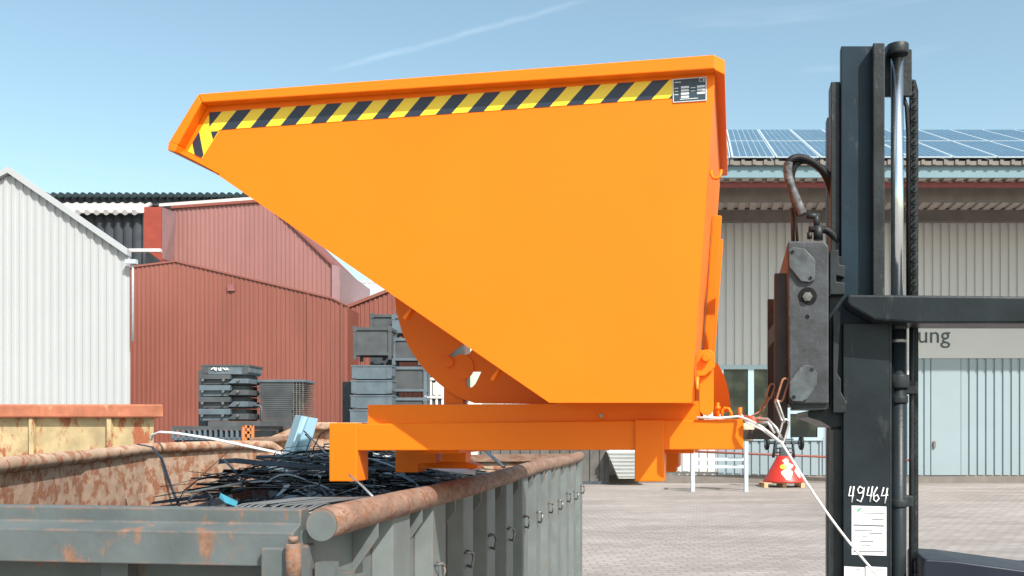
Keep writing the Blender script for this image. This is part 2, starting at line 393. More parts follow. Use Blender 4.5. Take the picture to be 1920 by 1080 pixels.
# cladding split round the window band
wx0, wx1 = lerpX(1345), lerpX(1541); wz1, wz0 = zp(684, BY), zp(826, BY)
sx0 = lerpX(1716); sx1 = lerpX(1960); sz1, sz0 = zp(598, BY), zp(672, BY)
ztop = zp(372, BY)
m = MB()
def wall(a, b, zb, zt): m.corr((a, BY, 0), (b, BY, 0), zb, zt, .262, .045, (0, -1, 0), prof=((0, 0), (.07, 1), (.72, 1), (.79, 0)))
wall(x0, wx0, .35, ztop); wall(wx0, wx1, wz1, ztop); wall(wx1, sx0, wz1-.6, ztop)
wall(sx0, sx1, sz1, ztop); wall(sx1, x1, .35, ztop)
m.build('upper_wall', M_grc, hall)
m = MB(); wall(wx0, wx1, .25, wz0); wall(wx1, sx0, .25, wz1-.6); m.build('lower_wall', M_blc, hall)
m = MB(); wall(sx0, lerpX(1745), .25, sz0); wall(lerpX(1800), sx1, .25, sz0); m.build('wall_below_sign', M_blc, hall)
m = MB(); m.boxw(x0, x1, BY-.02, BY+.1, 0, .25); m.build('plinth', M_beamg, hall)
m = MB(); m.boxw(x0, x1, BY+.06, BY+12, .05, ztop-.2); m.build('hall_core', M_grc, hall)
m = MB(); m.boxw(sx0, sx1, BY-.08, BY+.04, sz0, sz1); sg = m.build('sign_panel', M_grc, hall)
text_mb('lung', .72, (lerpX(1708), BY-.092, zp(643, BY)), (1, 0, 0), (0, 0, 1), .01).build('lettering', mat('letter_dark', (.04, .05, .06), .5), sg)
# door on the right
m = MB(); dx0, dx1 = lerpX(1745), lerpX(1800); m.boxw(dx0, dx1, BY-.05, BY+.05, .25, sz0); dr = m.build('door', M_blc, hall)
m = MB(); m.boxw(dx0+.05, dx0+.12, BY-.11, BY-.05, 1.1, 1.3); m.build('handle', M_beamg, dr)
# window band
fr = MB(); t = .1
fr.boxw(wx0, wx1, BY-.06, BY+.04, wz1-t*1.4, wz1); fr.boxw(wx0, wx1, BY-.09, BY+.04, wz0, wz0+t)
for px in (1345, 1402, 1470, 1532): fr.boxw(lerpX(px), lerpX(px+11), BY-.055, BY+.04, wz0+t, wz1-t*1.4)
fr.boxw(lerpX(1481), lerpX(1532), BY-.05, BY+.04, zp(776, BY), zp(770, BY))
win = fr.build('window', M_frame, hall)
for a, b in ((1356, 1402), (1413, 1470), (1481, 1532)):
    m = MB(); m.boxw(lerpX(a), lerpX(b), BY-.01, BY+.03, wz0+t, wz1-t*1.4); m.build('pane', M_glass, win)
# canopy: deck, beams, fascia
SKW = .16                                          # the hall's depth axis leans a little to the right
def sk(x, Y): return x+(Y-BY)*SKW
dz0 = zp(336, BF)
m = MB(); n = 0; xx = x0-1
while xx < x1:
    m.boxf((sk(xx, BF), BF, dz0), (.20, 0, 0), (0, 0, .06), ((BY-BF)*SKW, BY-BF, .0)); xx += .34
m.prism([(sk(x0-1, BF), BF, dz0+.06), (sk(x1, BF), BF, dz0+.06), (sk(x1, BF), BF, dz0+.1), (sk(x0-1, BF), BF, dz0+.1)], ((BY-BF)*SKW, BY-BF, .0))
m.build('canopy_deck', M_soff, hall)
m = MB(); m.boxw(x0-1, x1, BF+.25, BF+.4, zp(350, BF+.25), zp(342, BF+.25)); m.build('purlin', M_beamr, hall)
m = MB(); m.boxw(x0-1, x1, BF+.95, BF+1.15, zp(377, BF+.95), dz0+.03); m.build('canopy_beam', M_beamg, hall)
m = MB(); m.boxw(x0-1, x1, BY-.35, BY-.12, zp(415, BY-.35), dz0+.03); m.build('canopy_beam', M_beamg, hall)
m = MB(); m.boxw(x0-1, x1, BF-.06, BF-.01, zp(334, BF), zp(311, BF)); m.build('fascia', M_gutter, hall)
m = MB(); m.boxw(x0-1, x1, BF-.16, BF-.02, zp(309, BF)-.05, zp(305, BF)); 
xx = x0-1
while xx < x1: m.boxw(xx, xx+.09, BF-.20, BF-.16, zp(312, BF), zp(303, BF)); xx += .30
m.build('gutter', M_beamg, hall)
# roof slope with panels
ra = Vector((x0-1, BF-.1, zp(304, BF))); RD = 10.5
rtop = zp(250, BF+RD)
rv = Vector((RD*SKW, RD, rtop-ra.z))
m = MB(); m.prism([ra-Vector((0, 0, .12)), ra+Vector((x1-x0+1, 0, -.12)), ra+Vector((x1-x0+1, 0, -.02)), ra+Vector((0, 0, -.02))], rv); m.build('roof', M_roofg, hall)
nrm = Vector((1, 0, 0)).cross(rv).normalized()
if nrm.z < 0: nrm = -nrm
pw = 1.19; rows = 2; px_ = G(1370, BF).x-pw*6; k = 0
solar = MB(); frames = MB()
while px_ < x1-1:
    for r_ in range(rows):
        o = ra+Vector((px_-ra.x, 0, 0))+rv*(r_*.5+.004)+nrm*.08
        frames.boxf(o, (pw-.03, 0, 0), rv*.488, nrm*.03)
        for c_ in range(6):
            cw = (pw-.1)/6
            solar.boxf(o+Vector((.04+c_*cw+.02, 0, 0))+rv*.01+nrm*.032, (cw-.022, 0, 0), rv*.468, nrm*.006)
    px_ += pw
pn = frames.build('solar_array', M_alu, hall); solar.build('solar_cells', M_solar, pn)

# ---- red thing: barrier line along the hall
m = MB(); m.tube([G(1180, BY-.6, 1.02)+Vector((0, 0, .06)), G(1400, BY-.6, .93), G(1720, BY-.6, .72)], .035, 8)
tag(m.build('barrier_rope', M_redd), 'thin dark red line strung along the foot of the grey hall', 'rope')

# ---- red halls on the left --------------------------------------------
def polytop(pts, Y):
    q = [((px-CX)/F*Y, zp(py, Y)) for px, py in pts]
    def f(u, x_0=q[0][0]):
        x = x_0+u
        for (a, za), (b, zb_) in zip(q, q[1:]):
            if x <= b+1e-6: return za+(zb_-za)*(x-a)/(b-a)
        return q[-1][1]
    return q, f
def clad(name, pts, Y, matr, parent, pitch, dep, zb=0.0, prof=((0, 0), (.12, 1), (.5, 1), (.62, 0))):
    q, f = polytop(pts, Y); m = MB()
    m.corr((q[0][0], Y, 0), (q[-1][0], Y, 0), zb, f, pitch, dep, (0, -1, 0), prof); return m.build(name, matr, parent), q
def rake(pts, Y, hgt, dep, matr, parent, name='roof_edge', back=0, dz=0):
    m = MB()
    for (a, b) in zip(pts, pts[1:]):
        p = P(a[0], a[1], Y)+Vector((0, 0, dz)); q = P(b[0], b[1], Y)+Vector((0, 0, dz)); m.prism([p-Vector((0, dep, hgt)), q-Vector((0, dep, hgt)), q-Vector((0, dep, 0)), p-Vector((0, dep, 0))], (0, dep+back, 0))
    return m.build(name, matr, parent)
RY = 34
red = thing('red_metal_hall', G(440, RY), 'long red ribbed metal hall with a taller gable behind its lower wall', 'building')
lo = [(-300, 520), (235, 503), (330, 491), (622, 560), (651, 574)]
clad('lower_wall', lo, RY, M_redw, red, .155, .024)
rake(lo, RY, .06, .06, M_redw, red, 'eave_trim', back=.1, dz=.05)
up = [(326, 391), (500, 379), (622, 497)]
clad('gable_wall', up, RY+2.5, mat('sunlit_red_cladding', (.25, .115, .105), .5, var=.12, vscale=.9, streak=.25), red, .165, .024, zb=5.5)  # paler copy of the red cladding: glancing sunlight put into the colour
rake([(322, 391), (500, 378), (623, 497)], RY+2.5, .10, .10, M_redd, red, 'gable_trim', back=6, dz=.08)
m = MB(); m.prism([P(235, 503, RY), P(330, 491, RY), P(622, 560, RY), P(651, 574, RY), G(651, RY), G(235, RY)], (0, 12, 0))
m.v = [p+Vector((0, .08, -.02)) for p in m.v]; m.build('hall_core', M_redw, red)
m = MB(); m.prism([P(622, 496, RY+2.4), P(637, 500, RY+2.4), P(637, 575, RY+2.4), P(622, 575, RY+2.4)], (0, 6, 0)); m.build('corner_trim', M_pinkt, red)
m = MB(); m.boxw(G(428, RY).x, G(441, RY).x, RY-.09, RY, zp(546, RY), zp(534, RY)); m.build('vent', mat('vent_red', (.24, .09, .08), .5), red)
m = MB(); m.boxw(G(576, RY).x, G(578, RY).x, RY-.05, RY, .2, zp(550, RY)); m.boxw(G(640, RY).x, G(643, RY).x, RY-.06, RY, .2, zp(571, RY)); m.build('panel_joint', M_redw, red)
# chimney-like box
bx = MB(); bx.prism([P(270, 388, RY+1.2), P(303, 388, RY+1.2), P(303, 490, RY+1.2), P(270, 466, RY+1.2)], (0, .3, 0)); bx.build('shaft_front', mat('deep_red_panel', (.26, .040, .022), .5), red)  # front face in deep red, the side face in pale pink
bx = MB(); bx.prism([P(303.5, 388, RY+1.2), P(327, 397, RY+2.3), P(322, 488, RY+2.3), P(303.5, 485, RY+1.2)], (0, .2, 0)); bx.build('shaft_side', M_pinkt, red)
m = MB(); m.boxw(G(244, RY).x, G(303, RY).x, RY-.12, RY+.05, zp(473, RY), zp(467, RY)); m.build('gutter', M_wavy, red)
# dark roofed hall behind
DY = 46
dk = thing('dark_roofed_hall', G(200, DY), 'old hall with dark corrugated roof behind the red hall, pale wavy eave', 'building')
clad('roof_edge', [(-400, 362), (153, 365), (470, 365), (488, 378)], DY, M_roofd, dk, .34, .10, zb=zp(386, DY), prof=((0, 0), (.25, .8), (.5, 1), (.75, .8)))
# wavy top outline
m = MB(); xx = G(-400, DY).x; xe = G(468, DY).x
while xx < xe:
    m.cyl((xx, DY-.3, zp(368, DY)), (xx+.04, DY+3, zp(368, DY)+.02), .13, 8); xx += .34
m.build('roof_sheets', mat('roof_edge_teal', (.010, .024, .028), .8), dk)
m = MB(); xx = G(-400, DY-2).x; xe = G(270, DY-2).x
m.prism([G(-400, DY-2, zp(399, DY-2)), G(270, DY-2, zp(399, DY-2)), G(270, DY-.4, zp(384, DY-.4)), G(-400, DY-.4, zp(384, DY-.4))], (0, 0, .06))
while xx < xe: m.cyl((xx, DY-2.1, zp(399, DY-2)), (xx, DY-.4, zp(384, DY-.4)), .13, 8); xx += .42
m.build('pale_eave', M_wavy, dk)
clad('wall', [(-400, 402), (273, 402)], DY-1.6, M_roofd, dk, .42, .10, zb=2, prof=((0, 0), (.25, .8), (.5, 1), (.75, .8)))
m = MB(); m.boxw(G(-400, DY).x, G(480, DY).x, DY+.1, DY+8, 0, zp(372, DY)); m.build('hall_core', M_roofd, dk)
# sloping pale roof piece over the gable
rake([(300, 393), (400, 386), (482, 380)], RY+5, .12, .1, M_wavy, red, 'gable_roof_sheet', back=3, dz=.22)
# white hall, far left
WY = 25
wh = thing('white_metal_hall', G(100, WY), 'white ribbed metal hall with a sloping roof edge at the far left', 'building')
wt = [(-500, 30), (153, 418), (244, 484)]
wt = [(-260, 480), (20, 328), (153, 420), (243, 482)]
clad('wall', wt, WY, M_whc, wh, .20, .03)
rake(wt, WY, .15, .16, M_whc, wh, 'roof_edge', back=.1, dz=.17)
m = MB(); m.prism([P(-260, 478, WY+.06), P(20, 328, WY+.06), P(153, 420, WY+.06), P(241, 482, WY+.06), G(241, WY+.06), G(-260, WY+.06)], (-4.2, 8, 0)); m.build('side_wall', M_whc, wh)
m = MB(); m.tube([P(247, 492, WY-.15), P(249, 500, WY-.15), P(249, 640, WY-.15)], .03, 8); m.boxw(G(242, WY).x, G(262, WY).x, WY-.25, WY-.1, zp(497, WY), zp(489, WY)); m.build('gutter', M_galv, wh)
# red hall, right part with grey roof
RY2 = 36
rr = thing('red_gabled_hall', G(760, RY2), 'smaller red ribbed hall behind the crate stacks with a pale grey roof', 'building')
clad('wall', [(650, 580), (737, 545), (840, 503)], RY2, M_redw, rr, .165, .035)
rake([(648, 575), (737, 540), (842, 498)], RY2, .12, .1, M_redw, rr, 'roof_edge', back=.15, dz=.03)
m = MB(); m.prism([P(649, 577, RY2+.15), P(838, 503, RY2+.15), G(838, RY2+.15), G(649, RY2+.15)], (0, 10, 0)); m.build('side_wall', M_redw, rr)
m = MB(); m.prism([P(620, 572, RY2+3), P(760, 572, RY2+3), P(760, 571, RY2+3), P(620, 571, RY2+3)], P(640, 531, RY2+12)-P(620, 572, RY2+3)); m.build('roof', M_roofg, rr)
m = MB(); p = P(636, 530, RY2+12); xx = p.x
while xx < p.x+4: m.cyl((xx, RY2+11.6, p.z), (xx, RY2+12.3, p.z), .08, 8); xx += .26
m.build('ridge_tiles', M_wavy, rr)
# fill hall behind the skip so that nothing is open there
# ================================================================ CONTAINER
ZR = zp(985, 2.95)                                 # centre height of the pipe rail
cont = thing('skip_container', C(-1.2, 0, 0), 'big open grey scrap container with rusty pipe rim in the foreground', 'container')
PR = .048; WD = 2.85; HL = .10
def CC(m, b0, b1, a0, a1, z0, z1): return m.boxf(C(b0, a0, z0), CB*(b1-b0), Vector((0, 0, z1-z0)), CA*(a1-a0))
m = MB(); nseg = 60; pts = []; rads = []
for i in range(nseg+1):
    a = CL*i/nseg; pts.append(C(.006*math.sin(a*2.3), a, ZR+.006*math.sin(a*1.7+1))); rads.append(PR*(1+.015*math.sin(a*9)+.02*math.sin(a*4.1)))
m.tube(pts, rads, 28); m.build('pipe_rail', M_rail, cont)
m = MB(); m.cyl(C(0, -.008, ZR), C(0, .0, ZR), PR*.97, 28); m.build('pipe_end_cap', M_contw, cont)
m = MB(); CC(m, -.075, -.055, .02, CL, .15, ZR-.02); m.build('side_wall', M_contw, cont)
# ribs on the outside, one by one
a = .62; i = 0
while a < CL-.1:
    m = MB()
    pr = [C(-.055, a, 0), C(.02, a+.03, 0), C(.02, a+.25, 0), C(-.055, a+.28, 0)]
    m.prism([p+Vector((0, 0, .15)) for p in pr], (0, 0, ZR-.15-PR*.75))
    m.build('side_rib', M_contw, cont, bevel=.006)
    # gusset under the pipe just before it
    m = MB(); m.prism([C(-.054, a-.20, ZR-PR*.6), C(.035, a-.20, ZR-PR*.7), C(.035, a-.20, ZR-.085), C(-.054, a-.20, ZR-.21)], CA*.012)
    m.build('gusset', M_contw, cont)
    # tarpaulin hook
    if i > 0:
        hk = MB(); hz = ZR-.34+.02*(i % 2)
        c0 = C(.035, a+.09, hz)
        hk.tube([C(.02, a+.10, hz+.035), C(.045, a+.10, hz+.03), C(.06, a+.075, hz+.005), C(.055, a+.07, hz-.025), C(.045, a+.10, hz-.045), C(.02, a+.13, hz-.04)], .006, 8)
        hk.tube([C(.02, a+.05, hz+.03), C(.05, a+.06, hz+.035), C(.055, a+.1, hz+.02)], .006, 8)
        hk.build('tarp_hook', M_cont if i % 2 else M_bolt, cont)
    a += .56; i += 1
# near end: deep top beam, recessed wall, corner post
ZT = ZR+.045; m = MB()
def edge(b): return ZT-.0+.006*abs(b)*0
bev = [(0, 0), (.0, -.045), (-.06, -.065), (-.06, -.075), (-.065, -.165), (.03, -.175), (.07, -.165), (.07, 0)]
for (b0, b1) in ((-3.0, -.075),):
    pl = [C(b1, .02+u, ZT+wz) for u, wz in bev]; pl2 = CB*(b0-b1)
    m.prism(pl, pl2)
m.build('end_beam', M_cont, cont, bevel=.004)
m = MB(); CC(m, -WD, -.075, .12, .14, .15, ZT-.16); m.build('end_wall', M_cont, cont)
m = MB(); CC(m, -.16, -.045, -.075, .06, .15, ZT-.105); m.build('corner_post', M_cont, cont, bevel=.006)
m = MB(); m.cyl(C(-.055, -.085, ZT-.20), C(-.055, -.085, ZT-.09), .023, 16); m.cyl(C(-.055, -.085, .4), C(-.055, -.085, ZT-.215), .020, 16); m.cyl(C(-.055, -.085, ZT-.085), C(-.055, -.085, ZT-.07), .014, 12)
m.build('hinge_pin', M_rail, cont)
m = MB(); CC(m, .0, .07, .05, .09, ZT-.23, ZT-.19); CC(m, -.03, .03, .02, .06, .2, ZT-.16); m.build('hinge_lug', M_cont, cont)
for bb in (-.75, -1.4, -2.05, -2.7):
    m = MB(); m.prism([C(bb, .06, .2), C(bb, .12, .2), C(bb, .12, ZT-.175), C(bb, .06, ZT-.175)], CB*.09); m.build('end_rib', M_cont, cont)
# left wall: bulged, rusty inside; far end wall
n = 26; m = MB(); rl = []
pA = P(60, 856, 5.3); pB = P(153, 848, 6.2); pC = P(272, 834, 7.3); pD = P(435, 828, 8.7); pE = P(508, 829, 9.4)
path = [P(-420, 900, 3.05), pA, pB, pC, pD, pE]
dense = []
for p, q in zip(path, path[1:]):
    for k in range(6): dense.append(p.lerp(q, k/6))
dense.append(path[-1])
vs = []; fs = []
for p in dense:
    out = -CB
    vs += [Vector((p.x, p.y, .15)), Vector((p.x, p.y, p.z)), Vector((p.x, p.y, p.z))+out*.02, Vector((p.x, p.y, .15))+out*.02]
for i in range(len(dense)-1):
    A_ = 4*i; B_ = A_+4
    for j in range(4): fs.append([A_+j, B_+j, B_+(j+1) % 4, A_+(j+1) % 4])
m.add(vs, fs); m.build('side_wall', M_rustw, cont)
m = MB(); m.tube([p+Vector((0, 0, -.03)) for p in dense]+[pE+Vector((.06, .1, -.09)), pE+Vector((.07, .12, -.2))], [.042]*(len(dense)+2), 16); m.build('pipe_rail', M_rustw, cont)
fe0 = Vector((pE.x, pE.y+.1, 0)); fe1 = C(-.03, CL, 0)
m = MB(); m.prism([fe0+Vector((0, 0, .15)), fe1+Vector((0, 0, .15)), fe1+Vector((0, 0, ZR)), fe0+Vector((0, 0, ZR-.03))], (0, .03, 0)); m.build('end_wall', M_rustw, cont)
m = MB(); m.bar(fe0+Vector((0, 0, ZR-.03)), fe1+Vector((0, 0, ZR-.01)), .08, .07); m.build('end_beam', M_rail, cont)
m = MB(); m.prism([C(-.08, .05, .12), C(-.08, CL, .12), Vector((pE.x, pE.y, .12)), P(-420, 900, 3.05)*1.0+Vector((0, 0, .12-P(-420, 900, 3.05).z))], (0, 0, .03)); m.build('floor_plate', M_bed, cont)

# ---- scrap in the container
def heapz(b, a):
    # b from 0 (right wall) to -2.8, a along the length
    f = math.exp(-((b+1.05)/.8)**2)*math.exp(-((a-3.4)/2.1)**2)
    return 1.11+.40*f
m = MB(); NB, NA = 26, 44; vs = []; fs = []
for i in range(NA+1):
    for j in range(NB+1):
        a = .1+(CL-.15)*i/NA; b = -.1-(WD-.35)*j/NB
        vs.append(C(b, a, heapz(b, a)-.05+random.uniform(-.02, .02)))
for i in range(NA):
    for j in range(NB): q = i*(NB+1)+j; fs.append([q, q+1, q+NB+2, q+NB+1])
m.add(vs, fs); tag(m.build('scrap_bed', M_bed), 'dark compacted scrap filling the grey container', 'scrap', kind='stuff')
def ribbon(m, b, a, z, ang, L, wdt, curl, sag, tw=0, th=.002, n=9):
    pts = []; ws = []
    d = CB*math.cos(ang)+CA*math.sin(ang); s_ = Vector((-d.y, d.x, 0)); ph = random.uniform(0, 6.28)
    for k in range(n):
        t = k/(n-1)-.5
        p = C(b, a, z)+d*(L*t)+s_*(curl*(t*t*4-.3))+Vector((0, 0, sag*(1-4*t*t)+.015*math.sin(ph+t*7)))
        pts.append(p); r = tw*math.sin(ph+t*3)
        tp = wdt*(1 if abs(t) < .4 else .6)
        ws.append((s_*math.cos(r)+Vector((0, 0, 1))*math.sin(r))*tp)
    # keep inside the walls
    for q in pts:
        bb = (q-CO).dot(CB)
        if bb > -.09: q -= CB*(bb+.09)
        aa = (q-CO).dot(CA)
        if aa < .14: q += CA*(.14-aa)
        if aa > CL-.1: q -= CA*(aa-CL+.1)
    m.strip(pts, ws, th)
mk = MB(); mg = MB()
for i in range(1300):
    b = random.gauss(-1.05, .50); a = random.gauss(3.1, 1.4)
    if b > -.12 or b < -2.3 or a < .35 or a > 6.3: continue
    q_ = C(b, a, 1.5); ppx = CX+F*q_.x/q_.y
    if ppx < 520 and random.random() < min(1, (520-ppx)/90): continue
    z = heapz(b, a)+random.uniform(-.05, .05)
    ang = random.gauss(0.05, .7); L = random.uniform(.3, 1.1)
    tgt = mk if random.random() < .80 else mg
    ribbon(tgt, b, a, z, ang, L, random.choice([.003, .004, .005, .006, .008, .012, .022]), random.choice([-1, 1])*random.choice([.05, .15, .3, .5]), random.uniform(-.03, .07), random.uniform(0, 1.2))
for i in range(260):
    b = random.gauss(-1.0, .4); a = random.gauss(3.0, 1.2)
    if b > -.3 or b < -1.9 or a < .5 or a > 6: continue
    c = C(b, a, heapz(b, a)+.03)
    if CX+F*c.x/c.y < 500: continue
    rr_ = random.uniform(.06, .28); t0 = random.uniform(0, 6.3); tl = random.uniform(2, 5.5); tz = random.uniform(.02, .12); ph = random.uniform(0, 6.3)
    mk.tube([c+Vector((rr_*math.cos(t0+tl*k/12)*1.5, rr_*math.sin(t0+tl*k/12), tz*math.sin(ph+tl*k/12))) for k in range(13)], random.choice([.002, .003, .005]), 5, flat=.6)
tag(mk.build('scrap_strips', M_scrapk), 'tangled heap of black sheet metal strips in the container', 'scrap', kind='stuff')
tag(mg.build('scrap_offcuts', M_scrapg), 'bright grey metal offcuts scattered through the black scrap heap', 'scrap', kind='stuff')
# bundle of grey bars near the front rim
m = MB()
for i in range(15):
    px = 400+i*12
    s0 = P(px, 950+random.uniform(0, 4), 3.25+random.uniform(0, .1)); 
    pts = [s0+Vector((0, 0, -.03)), s0+Vector((.06, .12, .0)), s0+Vector((.22, .25, .012)), s0+Vector((.36, .42, .0))]
    for q in pts:
        bb = (q-CO).dot(CB)
        if bb > -.1: q -= CB*(bb+.1)
    m.tube(pts, .004, 6)
tag(m.build('steel_rod_bundle', mat('rod_grey', (.11, .125, .135), .45, metal=.3)), 'fan of thin grey steel rods lying just inside the front rim of the container', 'metal rods', kind='stuff')
def piece(name, matr, pts, r, label, cat, **k):
    m = MB(); m.tube(pts, r, 8, flat=k.get('flat')); return tag(m.build(name, matr), label, cat)
# white rod sweeping across
wr = [P(283, 826, 7.5), P(286, 815, 7.5), P(300, 810, 7.4), P(330, 812, 7.3), P(400, 823, 7.1), P(470, 838, 6.9), P(540, 853, 6.7), P(600, 866, 6.5), P(640, 876, 6.3)]
piece('plastic_strip', M_scrapw, wr, .015, 'long white plastic strip sweeping out over the rusty container wall', 'strip', flat=.5)
# blue folded profile standing in the scrap
m = MB(); 
for (pA_, pB_, pC_, pD_) in [((568, 780, 6.5), (596, 785, 6.45), (566, 860, 6.4), (533, 858, 6.45))]:
    q = [P(*pA_), P(*pB_), P(*pC_), P(*pD_)]; q[2] += Vector((0, 0, -.1)); q[3] += Vector((0, 0, -.1)); m.prism(q, (0, .01, 0))
q = [P(568, 780, 6.5), P(533, 858, 6.45)+Vector((0, 0, -.1)), P(521, 858, 6.7)+Vector((0, 0, -.1)), P(556, 778, 6.75)]; m.prism(q, (-.008, 0, 0))
q = [P(573, 781, 6.48), P(579, 782, 6.48), P(549, 858, 6.43), P(543, 858, 6.43)]; m.prism(q, (0, -.03, 0))
tag(m.build('blue_sheet_profile', M_scrapb), 'pale blue folded metal profile standing up out of the scrap', 'sheet metal')
wires = [
 ('thin black wire hanging down the rusty inner wall of the container', [(258, 833, 6.6), (285, 838, 6.5), (303, 860, 6.3), (318, 905, 6.1), (328, 930, 5.9), (336, 948, 5.7)], .010, M_scrapk),
 ('grey curved wire rising by the blue profile', [(584, 868, 6), (588, 840, 6.0), (600, 815, 6.1), (618, 804, 6.2), (640, 803, 6.3)], .004, M_hose),
 ('black bent wire across the blue profile', [(562, 900, 6.0), (568, 870, 6.1), (576, 840, 6.2), (582, 825, 6.2), (572, 814, 6.2)], .004, M_scrapk),
 ('light steel strap leaning at the left leg of the orange skip', [(570, 808, 6.2), (596, 835, 6.1), (625, 862, 6.0)], .007, M_scrapg),
 ('pale steel strap poking out beneath the orange skip leg', [(655, 890, 3.9), (680, 912, 3.8), (700, 932, 3.7)], .006, M_scrapg),
 ('wide grey strap under the orange beam near the pipe rim', [(905, 840, 6.2), (925, 858, 6.1), (945, 876, 6.0)], .014, M_scrapg),
 ('thin dark wire arching over the left of the scrap heap', [(330, 948, 4.6), (345, 920, 4.6), (370, 900, 4.8), (440, 885, 4.9), (500, 870, 5)], .004, M_hose),
 ('looped dark strip at the left foot of the scrap heap', [(350, 945, 4.2), (362, 930, 4.3), (385, 920, 4.4), (398, 933, 4.3), (392, 945, 4.2)], .007, M_scrapk),
 ('thin brown wire slanting up the rusty wall', [(345, 925, 5), (380, 890, 5.2), (430, 845, 5.4), (445, 835, 5.5)], .003, M_rail),
 ('short black bar leaning left of the scrap heap', [(420, 862, 4.8), (437, 880, 4.7), (452, 898, 4.6)], .007, M_scrapk),
]
for lb, pts, r, mt in wires: piece('scrap_wire', mt, [P(*p) for p in pts], r, lb, 'wire', flat=.5)
for lb, pts, wd_, mt in [
    ('long black pointed sheet strip sticking out to the left of the heap', [(410, 866, 4.9), (440, 864, 4.85), (480, 868, 4.8), (540, 872, 4.7), (620, 880, 4.6)], .018, M_scrapk),
    ('broad black sheet lying behind the blue profile', [(480, 858, 6.2), (540, 856, 6.1), (600, 864, 6.0), (680, 868, 5.9)], .03, M_scrapk),
    ('teal blue sheet offcut low in front of the heap', [(412, 930, 4.3), (425, 938, 4.25), (445, 946, 4.2)], .022, mat('teal_offcut', (.05, .25, .34), .4)),
    ('white sheet offcut under the orange beam', [(790, 872, 5.2), (830, 879, 5.1), (870, 884, 5.0), (892, 886, 5.0)], .05, M_scrapw),
    ('white curled strip just left of the orange leg', [(500, 872, 5.8), (540, 886, 5.6), (560, 888, 5.6), (610, 882, 5.6)], .02, M_scrapw),
    ('bright strip fan right of the orange leg', [(675, 848, 6.6), (700, 852, 6.5), (740, 860, 6.4), (790, 872, 6.3)], .045, M_scrapw)]:
    m = MB(); pp = [P(*p) for p in pts]; m.strip(pp, [Vector((.0, wd_*(.4 if i in (0, len(pp)-1) else 1), .01)) for i in range(len(pp))], .003)
    tag(m.build('scrap_sheet', mt), lb, 'sheet metal')

# ---- yellow rusty container behind left
YY = 11.5
yc = thing('yellow_container', G(150, YY), 'rusty pale yellow container with a red rusted top rim at the left', 'container')
m = MB(); m.prism([G(-500, YY, .1), G(288, YY, .1), G(288, YY, zp(783, YY)), G(-500, YY, zp(783, YY))], (-1.0, 2.2, 0)); m.build('body', M_yel, yc)
m = MB(); m.prism([P(-500, 783, YY-.1), P(306, 783, YY-.1), P(306, 758, YY-.1), P(-500, 758, YY-.1)], (-1.1, 2.4, 0)); m.build('rim', M_rustr, yc, bevel=.02)
for px in (60, 205):
    m = MB(); m.boxw(G(px, YY).x, G(px, YY).x+.05, YY-.07, YY, .1, zp(784, YY)); m.build('rib', M_yel, yc)
# ---- second rusty container beyond the far end
QY = 13.5
qc = thing('rusty_container', G(600, QY), 'pale rusty container partly hidden behind the blue profile and the orange skip', 'container')
m = MB(); m.prism([G(470, QY, .1), G(760, QY, .1), G(760, QY, zp(800, QY)), G(560, QY, zp(797, QY)), G(500, QY, zp(822, QY)), G(470, QY, zp(822, QY))], (0, 2, 0)); m.build('body', M_rustw, qc)
m = MB(); m.bar(P(556, 798, QY-.05), P(765, 800, QY-.05), .14, .10); m.build('rim', M_rustw, qc, bevel=.02)
m = MB(); m.bar(P(470, 826, QY-.05), P(545, 822, QY-.05), .14, .08); m.build('lower_rim', M_rail, qc, bevel=.02)

